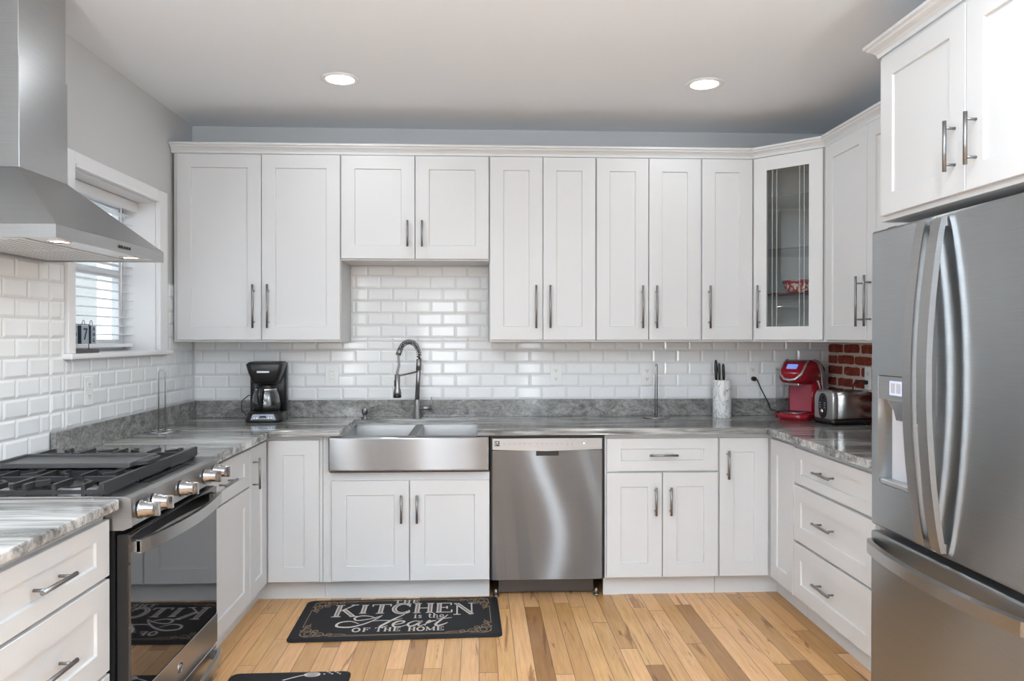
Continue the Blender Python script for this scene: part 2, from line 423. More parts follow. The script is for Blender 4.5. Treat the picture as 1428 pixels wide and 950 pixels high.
# kitchen window
win = thing('window_1', None, None, (XL,-36.4,WZ0), kind='structure')
c = MB(); P0 = XL
c.box(P0,P0+.75,-20.2,-15.9,52.3,86.0,.08); c.box(P0,P0+.75,-54.8,-52.6,52.3,86.0,.08); c.box(P0,P0+.75,-52.6,-20.2,83.4,86.0,.08)
c.box(P0+.75,P0+1.0,-20.2,-19.5,52.3,83.4,.06); c.box(P0+.75,P0+1.0,-52.6,-20.2,83.4,84.0,.06)
part('casing', c, trimw, win)
c = MB(); c.box(P0-8,P0,WY1-.25,WY1-.01,52.3,WZ1); c.box(P0-8,P0,WY0+.01,WY0+.25,52.3,WZ1); c.box(P0-8,P0,WY0+.25,WY1-.25,WZ1-.25,WZ1-.01)
part('jamb_liner', c, trimw, win)
part('window_stool', MB().box(P0-8,P0+1.7,-55.6,-15.2,51.4,52.3,.2,2), trimw, win)
c = MB(); X0 = P0-7.2
for a,b,z0,z1 in ((WY0+.25,WY0+2,52.3,WZ1-.25),(WY1-2,WY1-.25,52.3,WZ1-.25),(WY0+2,WY1-2,52.3,54.6),(WY0+2,WY1-2,WZ1-2.2,WZ1-.25),(WY0+2,WY1-2,67.2,68.8)):
    c.box(X0-.8,X0+.6,a,b,z0,z1,.08)
part('sash', c, trimw, win)
part('glass_pane', MB().box(X0-.15,X0,WY0+1.8,WY1-1.8,54.2,WZ1-2), paneglass, win)
# tile and brick claddings
def clad(mb, mk, a0,a1,z0,z1, pa, pz, ph, h=0.30, gap=0.05, ins=0.42, a_ref=0, z_ref=40.1):
    """bevelled tiles clipped to a rectangle; mk maps (a, out, z)"""
    k0 = math.floor((z0-z_ref)/pz); k1 = math.ceil((z1-z_ref)/pz)
    for k in range(k0,k1):
        r0,r1 = max(z0,z_ref+k*pz), min(z1,z_ref+(k+1)*pz)
        if r1-r0 < 0.25: continue
        o = a_ref + (ph if k%2 else 0)
        j0 = math.floor((a0-o)/pa); j1 = math.ceil((a1-o)/pa)
        for j in range(j0,j1):
            q0,q1 = max(a0,o+j*pa), min(a1,o+(j+1)*pa)
            if q1-q0 < 0.25: continue
            g = gap; A = (q0+g,q1-g,r0+g,r1-g)
            t = min(ins,(A[1]-A[0])/2.6,(A[3]-A[2])/2.6); B = (A[0]+t,A[1]-t,A[2]+t,A[3]-t)
            va = [mb.bm.verts.new(mk(*p)) for p in ((A[0],.06,A[2]),(A[1],.06,A[2]),(A[1],.06,A[3]),(A[0],.06,A[3]))]
            vm = [mb.bm.verts.new(mk(*p)) for p in ((A[0],.14,A[2]),(A[1],.14,A[2]),(A[1],.14,A[3]),(A[0],.14,A[3]))]
            vb = [mb.bm.verts.new(mk(*p)) for p in ((B[0],h,B[2]),(B[1],h,B[2]),(B[1],h,B[3]),(B[0],h,B[3]))]
            for s0,s1 in ((va,vm),(vm,vb)):
                for i in range(4): mb.bm.faces.new((s0[i],s0[(i+1)%4],s1[(i+1)%4],s1[i]))
            mb.bm.faces.new(vb)
kb = lambda a,o,z:(a,-o,z)
kl = lambda a,o,z:(XL+o,a,z)
t1 = thing('trim_1', None, None, (0,0,40.1), kind='structure')
m = MB(); clad(m, kb, XL+.3,86.3,40.1,54.0,5.98,2.96,-2.89,a_ref=9.2); clad(m, kb, -30.6,2.25,54.0,72.15,5.98,2.96,-2.89,a_ref=9.2)
part('tile_field', m, tilew, t1)
m = MB(); m.box(XL+.1,86.3,-.15,-.01,40.0,54.0); m.box(-30.6,2.25,-.15,-.01,54.0,72.15); part('grout_bed', m, grout, t1)
t2 = thing('trim_2', None, None, (XL,-40,40.1), kind='structure')
m = MB()
for a0,a1,z0,z1 in ((-122,-59.3,34.3,66.8),(-59.3,-54.9,40.1,66.8),(-54.9,-15.9,40.1,51.35),(-15.9,-.35,40.1,66.8)):
    clad(m, kl, a0,a1,z0,z1,5.98,2.96,-2.99,a_ref=-67.9)
part('tile_field', m, tilew, t2)
m = MB(); m.box(XL+.01,XL+.15,-122,-59.3,34.3,66.8); m.box(XL+.01,XL+.15,-59.3,-54.9,40,66.8); m.box(XL+.01,XL+.15,-54.9,-15.9,40,51.35); m.box(XL+.01,XL+.15,-15.9,-.2,40,66.8)
part('grout_bed', m, grout, t2)
t3 = thing('trim_3', None, None, (XR,-18,36), kind='structure')
part('mortar_bed', MB().box(XR-.45,XR-.01,-66,-.2,36,54), mortar, t3)
m = MB(); rb = random.Random(3)
for k in range(8):
    z = 35.6+k*2.62; o = -1.0+(3.6 if k%2 else 0.6)
    for j in range(-1,8):
        y1 = o-j*7.9; y0 = y1-7.0-rb.uniform(-.3,.3)
        y1 = min(y1,-.5); 
        if y1-y0 < 1.2 or y0 < -66: continue
        n = 14; za,zb = max(z,36.05)+rb.uniform(0,.12), min(z+2.0+rb.uniform(-.1,.15),53.95)
        if zb-za < .6: continue
        ring0=[];ring1=[]
        for i in range(n*2):
            t = i/(n*2)*2*PI; cx,sz = math.cos(t), math.sin(t)
            ex = 0.28
            px = math.copysign(abs(cx)**ex,cx); pz = math.copysign(abs(sz)**ex,sz)
            jx = rb.uniform(-.09,.09); jz = rb.uniform(-.09,.09)
            yy = (y0+y1)/2+px*(y1-y0)/2+jx; zz = (za+zb)/2+pz*(zb-za)/2+jz
            yy=min(yy,-.25); zz=min(max(zz,36.02),53.98)
            ring0.append((XR-.40,yy,zz)); ring1.append((XR-.72,(y0+y1)/2+(yy-(y0+y1)/2)*.97,(za+zb)/2+(zz-(za+zb)/2)*.92))
        m.rings([ring0,ring1], smooth=False)
part('brick_field', m, brickm, t3)
# ------------------------------------------------------------------ handles, doors
def bar_handle(name, M, u, z0, z1, parent, r=0.245, horizontal=False, stand=1.35):
    """bar pull: vertical at u from z0 to z1; horizontal at height u from z0 to z1"""
    mb = MB(M); L = z1-z0; i = 0.14*L
    P = (lambda a,v:(a,v,u)) if horizontal else (lambda a,v:(u,v,a))
    mb.cyl(P(z0,stand), P(z1,stand), r, 12)
    for a in (z0+i, z1-i): mb.cyl(P(a,0), P(a,stand), r*0.72, 10)
    return part(name, mb, nickel, parent)
def door(parent, M, u0,u1,z0,z1, mg=3.0, name='door', handle=None, rec=0.32):
    if not isinstance(mg, tuple): mg = (mg,mg,mg,mg)
    d = part(name, MB(M).panel(u0,u1,z0,z1,0.75,mg,rec), white, parent)
    if handle:
        if handle[0]=='v': bar_handle('handle', M, handle[1], handle[2], handle[3], d)
        else: bar_handle('handle', M, handle[1], handle[2], handle[3], d, horizontal=True)
    return d
DM = (3.0,3.0,2.2,2.2)
# ------------------------------------------------------------------ upper cabinets
UZ0, UZ1 = 54.45, 95.4
def upper(label, x0, x1, doors, z0=54.0, dz0=UZ0, hl=9.6, hz=2.6, group=None):
    t = thing('wall_cabinet', label, 'cabinet', ((x0+x1)/2,0,z0))
    part('carcass', MB().box(x0+.02,x1-.02,-12.22,-.02 if z0<60 else -.4,z0,96.0,.04), white, t)
    for u0,u1,side in doors:
        hu = u1-1.5 if side=='R' else u0+1.5
        door(t, MB_UP, u0,u1,dz0,UZ1, 2.95, handle=('v',hu,dz0+hz,dz0+hz+hl))
    return t
upper('wide white two-door wall cabinet left of the sink, nearest the window', -67.2,-30.67, [(-66.25,-48.05,'R'),(-47.9,-30.8,'L')])
upper('short white two-door wall cabinet above the sink and faucet', -30.67,2.33, [(-30.5,-14.3,'R'),(-14.1,2.15,'L')], 72.15,72.5,5.8,2.6)
upper('narrow-doored white wall cabinet directly right of the short one over the sink', 2.33,26.33, [(2.5,14.25,'R'),(14.42,26.2,'L')])
upper('white two-door wall cabinet between another pair and the single-door cabinet, above paper towel wire', 26.33,50.33, [(26.5,38.25,'R'),(38.42,50.15,'L')])
upper('slim single-door white wall cabinet left of the glass-door corner cabinet', 50.33,62.38, [(50.55,62.1,'L')])
t = thing('wall_cabinet', 'white wall cabinet with two tall doors between the glass corner cabinet and the fridge', 'cabinet', (80,-42,54))
part('carcass', MB().box(74.17,86.3,-60,-24.05,54.0,96.0,.04), white, t)
door(t, M_RUP, -41.55,-24.7,UZ0,UZ1,2.95,handle=('v',-40.1,57.1,66.7))
door(t, M_RUP, -59.7,-41.75,UZ0,UZ1,2.95,handle=('v',-43.2,57.1,66.7))
# glass corner cabinet
t = thing('corner_wall_cabinet', 'white diagonal corner wall cabinet with a glass door', 'cabinet', (76,-10,54))
q = [(62.42,-.02),(62.42,-12.2),(74.13,-24.0),(86.3,-24.0),(86.3,-.02)]
m = MB(); m.prism(q,54.0,54.75); m.prism(q,95.3,96.0)
m.box(62.42,63.1,-12.2,-.02,54.7,95.4); m.box(63.1,86.3,-.55,-.02,54.7,95.4); m.box(85.7,86.3,-24,-.55,54.7,95.4); m.box(74.2,85.7,-24,-23.4,54.7,95.4)
r2 = math.sqrt(.5)
M_DG = Matrix(((r2,-r2,0,62.4-.75*r2),(-r2,-r2,0,-12.22-.75*r2),(0,0,1,0),(0,0,0,1)))
mm = MB(M_DG); mm.box(0.03,1.4,-1.4,-.77,54,96); mm.box(15.2,16.58,-1.4,-.77,54,96); mm.box(1.4,15.2,-1.4,-.77,54,55); mm.box(1.4,15.2,-1.4,-.77,95,96)
me_ = bpy.data.meshes.new('tmp'); mm.bm.to_mesh(me_); mm.bm.free(); m.bm.from_mesh(me_); bpy.data.meshes.remove(me_)
part('carcass', m, white, t)
for z in (64.2,74.6,86.3):
    s_ = part('glass_shelf', MB().prism([(63.3,-.7),(63.3,-11.6),(74.4,-22.9),(85.5,-22.9),(85.5,-.7)], z, z+.35), paneglass, t)
dd = part('door', MB(M_DG).panel(.62,16.0,UZ0,UZ1,.75,(2.95,2.95,2.95,2.95),.3,through=True), white, t)
bar_handle('handle', M_DG, 2.1, 57.1, 66.7, dd)
gl = part('glass_pane', MB(M_DG).box(3.5,13.1,-.5,-.36,57.3,92.5), cabglass, dd)
m = MB(M_DG)
for u in (4.75,5.75,10.85,11.85): m.box(u,u+.09,-.36,-.33,57.4,92.45)
part('etched_lines', m, mat('etched_glass',(0.62,0.66,0.66),0.5), gl)
# crown mouldings
prof = [(0.0,95.6),(0.35,95.6),(0.45,96.1),(0.75,96.5),(1.25,96.9),(1.35,97.15),(1.65,97.3),(1.65,97.75),(0.0,97.75)]
single('crown_moulding', MB().sweep([(-67.6,-12.3),(62.4,-12.3),(74.1,-24.0),(74.1,-62)], 1, prof), white,
       'long white crown moulding along the tops of the wall cabinets', 'moulding', (-5,-12.3,95.6))
# over-fridge cabinet
t = thing('wall_cabinet', 'deep white two-door cabinet above the stainless fridge', 'cabinet', (72,-92,72))
part('carcass', MB().box(58.95,86.3,-111,-72.9,71.9,96.0,.04), white, t)
part('crown_moulding', MB().sweep([(86.2,-72.9),(59.0,-72.9),(59.0,-112)], 1, [(o*1.15,z+.35) for o,z in prof]), white, t)
door(t, M_FC, -92.85,-74.0,72.6,95.2,3.0,handle=('v',-91.0,75.3,81.5))
door(t, M_FC, -110.6,-93.05,72.6,95.2,3.0,handle=('v',-94.9,75.3,81.5))
# ------------------------------------------------------------------ base cabinets
BZ0, BZ1 = 4.5, 33.75
t = thing('corner_base_cabinet', 'white corner base cabinet with folding doors left of the sink', 'cabinet', (-50,-14,0))
part('carcass', MB().prism([(-67.4,-.2),(-32.4,-.2),(-32.4,-23.8),(-44.3,-23.8),(-44.3,-36.2),(-67.4,-36.2)],4.2,34.6), white, t)
door(t, MB_BACK, -43.4,-33.0,BZ0,BZ1,3.0)
door(t, M_LEFT, -36.05,-25.3,BZ0,BZ1,3.0,handle=('v',-34.4,25.8,31.8))
part('toe_kick', MB().prism([(-67,-20.5),(-32.4,-20.5),(-32.4,-21.3),(-46.3,-21.3),(-46.3,-36.2),(-67,-36.2)],0,4.2), white, t)
t = thing('base_cabinet', 'white base cabinet with one drawer over one door beside the range', 'cabinet', (-56,-48,0))
part('carcass', MB().box(-67.4,-44.3,-59.3,-36.3,4.2,34.6), white, t)
door(t, M_LEFT, -59.2,-36.35,26.75,BZ1,DM,'drawer',('h',30.2,-53.8,-47.6))
door(t, M_LEFT, -59.2,-36.35,BZ0,26.4,3.0)
part('toe_kick', MB().box(-67,-46.3,-59.3,-36.3,0,4.2), white, t)
t = thing('drawer_base_cabinet', 'white drawer base cabinet in the left foreground before the range', 'cabinet', (-56,-103,0))
part('carcass', MB().box(-67.4,-44.3,-117,-90.0,4.2,34.6), white, t)
for z0,z1 in ((27.0,33.6),(15.8,26.6),(4.5,15.4)):
    door(t, M_LEFT, -116.6,-90.1,z0,z1,(3,3,1.9,1.9) if z0>20 else 2.9,'drawer',('h',(z0+z1)/2,-106,-99.8))
part('toe_kick', MB().box(-67,-46.3,-117,-90.0,0,4.2), white, t)
t = thing('sink_base_cabinet', 'white two-door base cabinet under the stainless apron sink', 'cabinet', (-15,-12,0))
m = MB(); m.box(-32.3,2.2,-23.85,-.2,4.2,26.9); m.box(-32.3,-31.0,-23.85,-.2,26.9,34.6)
part('carcass', m, white, t)
door(t, MB_BACK, -30.4,-14.5,BZ0,25.3,3.0,handle=('v',-16.0,16.7,22.5))
door(t, MB_BACK, -14.3,2.1,BZ0,25.3,3.0,handle=('v',-12.8,16.7,22.5))
part('toe_kick', MB().box(-32.3,2.2,-21.6,-20.8,0,4.2), white, t)
t = thing('base_cabinet', 'white base cabinet with one drawer over two doors right of the dishwasher', 'cabinet', (38.5,-12,0))
part('carcass', MB().box(26.5,50.6,-23.85,-.2,4.2,34.6), white, t)
door(t, MB_BACK, 26.8,50.45,26.85,BZ1,DM,'drawer',('h',30.3,35.6,41.6))
door(t, MB_BACK, 26.8,38.5,BZ0,26.5,2.95,handle=('v',37.0,17.7,23.6))
door(t, MB_BACK, 38.7,50.45,BZ0,26.5,2.95,handle=('v',40.2,17.7,23.6))
m = MB(); m.box(26.5,29.9,-21.9,-21,0,4.2); m.box(29.9,50.6,-21.6,-20.8,0,4.2)
part('toe_kick', m, white, t)
t = thing('corner_base_cabinet', 'white corner base cabinet with folding doors in the right corner', 'cabinet', (70,-14,0))
part('carcass', MB().prism([(50.7,-.2),(86.1,-.2),(86.1,-36.6),(62.3,-36.6),(62.3,-23.85),(50.7,-23.85)],4.2,34.6), white, t)
door(t, MB_BACK, 50.85,61.3,BZ0,BZ1,3.0,handle=('v',52.4,25.2,31.2))
door(t, M_RIGHT, -36.5,-25.3,BZ0,BZ1,3.0)
part('toe_kick', MB().prism([(50.7,-20.8),(86,-20.8),(86,-36.6),(64.4,-36.6),(64.4,-21.6),(50.7,-21.6)],0,4.2), white, t)
t = thing('drawer_base_cabinet', 'white three-drawer base cabinet between the right corner and the fridge', 'cabinet', (74,-51,0))
part('carcass', MB().box(62.3,86.1,-67,-36.7,4.2,34.6), white, t)
for z0,z1,mg in ((26.8,33.55,(3,3,1.9,1.9)),(15.6,26.3,2.9),(4.6,15.15,2.9)):
    door(t, M_RIGHT, -66.8,-36.85,z0,z1,mg,'drawer',('h',(z0+z1)/2+.3,-54.0,-47.6))
part('toe_kick', MB().box(64.4,86,-67,-36.7,0,4.2), white, t)
# ------------------------------------------------------------------ counters
cp = [(-67.55,-.15),(-67.55,-59.4),(-42.3,-59.4),(-42.3,-25.9),(-28.5,-25.9),(-28.5,-6.0),(-.35,-6.0),(-.35,-25.9),(60.3,-25.9),(60.3,-67.2),(85.9,-67.2),(85.9,-.15)]
single('countertop', MB().prism(cp,34.75,36.0,bev=.22,seg=2), gran, 'long streaked grey granite countertop running round the sink and corners', 'countertop', (0,-13,34.75))
single('countertop', MB().box(-67.55,-42.3,-117.5,-90.15,34.75,36.0,.22,2), gran, 'short granite countertop over the left foreground drawers', 'countertop', (-55,-104,34.75))
single('granite_upstand', MB().box(-66.7,85.9,-.95,-.16,36.0,40.05,.06), gransp, 'grey granite upstand along the back wall behind the sink', 'backsplash', (9,-.5,36))
single('granite_upstand', MB().box(-67.55,-66.75,-59.2,-.16,36.0,40.05,.06), gransp, 'grey granite upstand under the window on the left wall', 'backsplash', (-67.2,-30,36))
# ------------------------------------------------------------------ sink
t = thing('farmhouse_sink', 'stainless steel double-bowl apron sink below the spring faucet', 'sink', (-14.3,-15,27.4))
part('apron_front', MB().box(-30.75,2.1,-26.6,-24.7,27.55,34.55,.35,3), steelAp, t)
m = MB()
def bowl(m, x0,x1,y0,y1,z0,z1):
    r0 = [(x0,y0,z1),(x1,y0,z1),(x1,y1,z1),(x0,y1,z1)]; r1 = [(x0+.6,y0+.6,z0),(x1-.6,y0+.6,z0),(x1-.6,y1-.6,z0),(x0+.6,y1-.6,z0)]
    A=[m.bm.verts.new(p) for p in r0]; B=[m.bm.verts.new(p) for p in r1]
    for i in range(4): m.bm.faces.new((A[i],A[(i+1)%4],B[(i+1)%4],B[i]))
    m.bm.faces.new(B)
bowl(m,-28.9,-14.6,-24.7,-5.6,28.0,34.7)
m2 = MB(); 
part('bowl', m, steelS, t)
m = MB(); bowl(m,-13.0,.1,-24.7,-5.6,28.0,34.7); part('bowl', m, steelS, t)
m = MB(); m.box(-14.75,-12.85,-24.7,-5.6,33.4,34.6,.3,2); m.box(-30.7,-28.9,-24.7,-5.6,34.4,34.7); m.box(.1,2.1,-24.7,-5.6,34.4,34.7); m.box(-30.7,2.1,-5.6,-4.6,34.4,34.7)
part('rim', m, steelS, t)
for x in (-21.7,-6.5): part('drain', MB().lathe((x,-13,28.02),[(1.9,0),(1.9,.12),(1.4,.12),(1.1,.04),(0,.04)],20), chrome, t)
# faucet: leans and reaches forward-left
t = thing('kitchen_faucet', 'tall spring-neck pull-down faucet behind the sink', 'faucet', (-14.5,-4.2,36), local=True)
ux, uy = -0.62, -0.78
part('base', MB().lathe((0,0,0),[(1.05,0),(1.05,.15),(.8,.3),(.75,4.3),(.6,4.5)],24), nickel, t)
part('column', MB().cyl((0,0,4.4),(.45,0,13.9),.53,20).cyl((.33,0,11.3),(.45,0,13.9),.64,20), nickel, t)
def arc(s):   # s 0..1 along the hose arc
    a = PI*(0.0+ s*0.86); R = 3.35
    d = R-R*math.cos(a); h = 14.6 + (math.sin(a)*R*1.0)
    if s < 0: return (0.45,0,13.9)
    return (.45+ux*d, uy*d, h)
P = [(.45,0,13.8)]+[arc(i/24) for i in range(25)]
part('hose', MB().tube(P,.22,10), rubber, t)
coil = []
L = len(P)-1; turns = 17; n = turns*12
for k in range(n+1):
    f = k/n*L; i = min(int(f),L-1); a = Vector(P[i]).lerp(Vector(P[i+1]), f-i); tg = (Vector(P[i+1])-Vector(P[i])).normalized()
    side = Vector((-uy,ux,0)).normalized(); nn = tg.cross(side).normalized(); ph = 2*PI*turns*k/n
    coil.append(a+(side*math.cos(ph)+nn*math.sin(ph))*.50)
part('spring_coil', MB().tube(coil,.125,6), nickel, t)
e = Vector(P[-1]); hx, hy = ux*7.2, uy*7.2; tdir = (Vector(P[-1])-Vector(P[-2])).normalized()
part('collar', MB().cyl(e-tdir*.3,e+tdir*1.1,.62,16), nickel, t)
hd = Vector((hx+.45,hy,0))
part('hose_tail', MB().tube([e+tdir*1.0,(e.x*.7+hd.x*.3,e.y*.7+hd.y*.3,12.6),(hd.x,hd.y,11.0),(hd.x,hd.y,10.2)],.28,10), greyp, t)
sp = part('spray_head', MB().lathe((hd.x,hd.y,0),[(.40,10.6),(.62,10.5),(.62,7.6),(.9,6.6),(.9,5.9)],20), nickel, t)
part('nozzle', MB().lathe((hd.x,hd.y,0),[(.92,5.95),(.92,5.35),(.75,5.3)],20), black, sp)
part('spray_button', MB().cyl((hd.x-.42,hd.y-.42,7.9),(hd.x-.42,hd.y-.42,9.3),.22,8), black, sp)
part('holder_arm', MB().cyl((.33,0,11.0),(hd.x,hd.y,10.2),.2,10), nickel, t)
lv = part('lever', MB().cyl((.4,0,2.4),(3.3,-.3,2.4),.52,14), nickel, t)
part('lever_handle', MB().tube([(3.0,-.3,2.6),(3.25,-.35,3.4),(3.4,-.5,5.0)],[.26,.2,.14],8), nickel, lv)
# soap dispenser
t = thing('soap_dispenser', 'small chrome soap pump set in the counter left of the faucet', 'soap dispenser', (-26.6,-4.6,36), local=True)
part('base', MB().lathe((0,0,0),[(.85,0),(.85,.12),(.5,.35),(.5,1.1)],18), nickel, t)
part('pump_head', MB().lathe((0,0,1.1),[(.35,0),(.72,.1),(.72,1.1),(.55,1.35),(0,1.4)],18).cyl((0,0,1.9),(0,-1.6,1.75),.24,8), nickel, t)
# ------------------------------------------------------------------ dishwasher
t = thing('dishwasher', 'built-in stainless dishwasher between the sink and the drawer cabinet', 'dishwasher', (14.3,-12,0))
part('tub', MB().box(2.4,26.3,-23.9,-.3,4.2,34.5), black, t)
m = MB(MB_BACK)   # door skin with the pocket handle cut into its top edge
m.panel(2.75,25.8,4.3,31.45,1.0,(9.15,9.15,25.95,.01),.8,bev=.05,floor_bev=.05)
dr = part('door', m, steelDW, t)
part('pocket_handle', MB(MB_BACK).box(11.95,16.6,-.85,-.3,30.3,31.4), black, dr)
cpn = part('control_panel', MB(MB_BACK).prism([(2.75,31.55),(14.3,31.2),(25.8,31.55),(25.8,33.95),(2.75,33.95)],-1.0,.12,'y',.05), brushed('dishwasher_panel_steel',(0.40,0.40,0.405),0.12,0.5,(1,0,0)), t)
m = MB(MB_BACK); m.box(3.3,4.25,.12,.15,32.35,33.35); part('logo', m, black, cpn, 'small black square maker mark')
m = MB(MB_BACK); m.box(3.45,3.6,.15,.17,32.5,33.2); m.box(3.68,4.05,.15,.17,32.95,33.2); m.box(3.8,4.1,.15,.17,32.65,32.8); part('logo_stroke', m, paleglow, cpn)
m = MB(MB_BACK)
for x in (5.0,6.1,7.1,8.2,9.2,10.3): m.box(x,x+.55,.12,.14,32.78,32.86); m.box(x+.1,x+.4,.12,.14,32.66,32.72)
part('cycle_legend', m, greyp, cpn)
m = MB(MB_BACK)
for x in (11.9,12.9,13.9,14.9,16.0,17.1,18.2,19.2): m.box(x,x+.55,.12,.14,32.78,32.86); m.box(x+.1,x+.4,.12,.14,32.66,32.72)
for x in (18.3,19.3): m.box(x,x+.35,.12,.14,32.4,32.5)
for x in (20.3,20.8,21.3,22.6): m.box(x,x+.14,.12,.14,32.8,32.95)
part('option_legend', m, greyp, cpn)
part('indicator_light', MB(MB_BACK).lathe((21.95,.12,32.85),[(.13,0),(.13,.03)],12,'y'), whiteled, cpn)
part('toe_panel', MB().box(4.2,24.6,-20.4,-19.8,.4,4.2), mat('toe_steel',(0.10,0.09,0.085),0.4,0.8), t)
for x in (3.6,25.0): part('levelling_foot', MB().cyl((x,-21.8,0),(x,-21.8,1.6),.35,10).cyl((x,-21.8,0),(x,-21.8,.35),.7,12), nickel, t)
# ------------------------------------------------------------------ range
RY0, RY1 = -89.7, -59.7
t = thing('gas_range', 'stainless slide-in gas range under the hood', 'range', (-55,-74.7,0))
part('body', MB().box(-67.3,-43.2,RY0+.15,RY1-.15,1.0,34.9), black, t)
for x in (-64,-46):
    for y in (RY0+2,RY1-2): part('foot', MB().cyl((x,y,0),(x,y,1.1),.7,10), black, t)
m = MB(); m.box(-67.3,-45.6,RY0-.1,RY1+.1,34.95,36.0,.1); m.box(-67.3,-45.6,RY0-.1,RY0+.5,36.0,36.25,.08); m.box(-67.3,-45.6,RY1-.5,RY1+.1,36.0,36.25,.08); m.box(-67.3,-66.4,RY0,RY1,36,37.2,.1)
part('cooktop', m, steelA, t)
cpan = part('control_panel', MB().prism([(-45.6,36.15),(-42.0,36.1),(-41.3,35.9),(-41.1,32.6),(-42.1,32.2),(-45.6,32.2)],RY0,RY1,'y',.06), steelH, t)
part('touch_display', MB().box(-44.55,-42.6,-81.2,-66.8,36.08,36.2,.03), blackglass, cpan)
for y in (-87.4,-83.4,-74.9,-66.0,-62.0):
    k = part('knob', MB().lathe((-41.15,y,34.15),[(1.12,0),(1.12,.25),(.98,.3),(.98,.95),(.86,1.05),(.86,1.75),(.7,1.85),(0,1.85)],24,'x'), knobm, cpan)
    part('knob_grip', MB().box(-39.5,-38.75,y-.22,y+.22,33.3,35.0,.1), knobm, k)
dr = part('oven_door', MB().box(-43.1,-41.75,RY0+.4,RY1-.4,6.9,31.6,.12), black, t)
part('door_glass', MB().box(-41.8,-41.45,RY0+.45,RY1-.45,11.5,31.55,.06), blackglass, dr)
bd = part('lower_band', MB().box(-41.8,-41.35,RY0+.45,RY1-.45,6.95,11.45,.06), steelA, dr)
Mx = Matrix(((0,0,1,-41.34),(1,0,0,-74.9),(0,1,0,9.3),(0,0,0,1)))
m = MB(); m.lathe((-41.35,-74.9,9.3),[(.85,0),(.85,.05),(.74,.07),(.74,0)],28,'x'); em = part('emblem_ring', m, chrome, bd, 'small round emblem with intertwined letters')
m = MB()
m.tube([(-41.3,-74.9+.42*math.cos(a)-.12,9.3+.45*math.sin(a)) for a in [0.4+i*.3 for i in range(18)]],.05,6)
m.tube([(-41.3,-74.9+.28*math.cos(a)+.28,9.3+.38*math.sin(a)) for a in [0.2+i*.3 for i in range(17)]],.05,6)
part('emblem_letters', m, chrome, bd)
def bowed(mb, axis_pts, h0, h1, th):
    """flat bar through points (x,y) with heights h0..h1"""
    R=[]
    for i,(x,y,z0,z1) in enumerate(axis_pts): R.append([(x,y,z0),(x+th,y,z0),(x+th,y,z1),(x,y,z1)])
    return mb.rings(R, smooth=False)
m = MB(); pts=[]
for i in range(17):
    s_ = i/16; pts.append((-41.0+1.35*math.sin(PI*s_)**.8, RY0+1.0+s_*28.0, 29.15, 30.75))
bowed(m, pts, 0,0, .55)
m.box(-41.6,-40.6,RY0+1.0,RY0+1.9,29.3,30.6); m.box(-41.6,-40.6,RY1-1.9,RY1-1.0,29.3,30.6)
part('door_handle', m, steelH, dr)
dw = part('storage_drawer', MB().box(-43.1,-41.5,RY0+.4,RY1-.4,1.3,6.6,.1), steelA, t)
m = MB(); pts=[]
for i in range(17):
    s_ = i/16; pts.append((-41.0+1.35*math.sin(PI*s_)**.8, RY0+1.0+s_*28.0, 4.6, 6.2))
bowed(m, pts, 0,0,.55); m.box(-41.6,-40.6,RY0+1.0,RY0+1.9,4.7,6.1); m.box(-41.6,-40.6,RY1-1.9,RY1-1.0,4.7,6.1)
part('drawer_handle', m, steelH, dw)
for y in (-84.5,-65.0):
    for x,r in ((-60.3,1.35),(-50.3,1.75)):
        b_ = part('burner', MB().lathe((x,y,36.0),[(r+.9,0),(r+.8,.15),(r,.2),(r,.6),(0,.6)],24), silverp, t)
        part('burner_cap', MB().lathe((x,y,36.6),[(r+.05,0),(r+.05,.22),(r-.15,.3),(0,.3)],24), satinblack, b_)
b_ = part('burner', MB().box(-60,-50,-76,-73.4,36.0,36.6,.3,2), silverp, t); part('burner_cap', MB().box(-59.6,-50.4,-75.7,-73.7,36.6,36.9,.1), satinblack, b_)
def fin(m, p, q, z0, z1, w=.42):
    p,q = Vector((*p,0)),Vector((*q,0)); d=(q-p).normalized(); n_=Vector((-d.y,d.x,0))*w/2
    a=[p+n_,q+n_,q-n_,p-n_]; m.prism([(v.x,v.y) for v in a],z0,z1,'z')
for y0,y1 in ((-89.2,-79.6),(-69.8,-60.2)):
    m = MB(); x0,x1 = -66.2,-44.75; yc=(y0+y1)/2
    for y in (y0,y1): fin(m,(x0,y),(x1,y),36.45,36.9); 
    fin(m,(x0,y0),(x0,y1),36.5,37.6); fin(m,(x1,y0-.2),(x1,y1+.2),36.4,37.75,.55)
    for bx in (-60.3,-50.3):
        for sg,ye in ((-1,y0),(1,y1)):
            for dx in (-3.4,0,3.4):
                tip = (bx+dx*.62, yc+sg*(1.0 if dx==0 else 1.9))
                fin(m,(bx+dx,ye),(bx+dx,yc+sg*3.1),37.0,37.65); fin(m,(bx+dx,yc+sg*3.1),tip,37.0,37.65)
                m.box(bx+dx-.22,bx+dx+.22,ye-.22,ye+.22,36.05,37.65)
        fin(m,(bx-4.9,yc),(bx-1.0,yc),37.0,37.65); fin(m,(bx+1.0,yc),(bx+4.9,yc),37.0,37.65)
    fin(m,(-55.3,y0),(-55.3,y1),37.0,37.65)
    for x in (x0+.3,x1-.3):
        for y in (y0+.3,y1-.3): m.box(x-.3,x+.3,y-.3,y+.3,36.0,36.8)
    part('grate', m, satinblack, t)
m = MB(); fin(m,(-66.2,-79.2),(-44.75,-79.2),36.5,37.5); fin(m,(-66.2,-70.2),(-44.75,-70.2),36.5,37.5); fin(m,(-66.2,-79.2),(-66.2,-70.2),36.5,37.5); fin(m,(-44.75,-79.4),(-44.75,-70),36.4,37.75,.55)
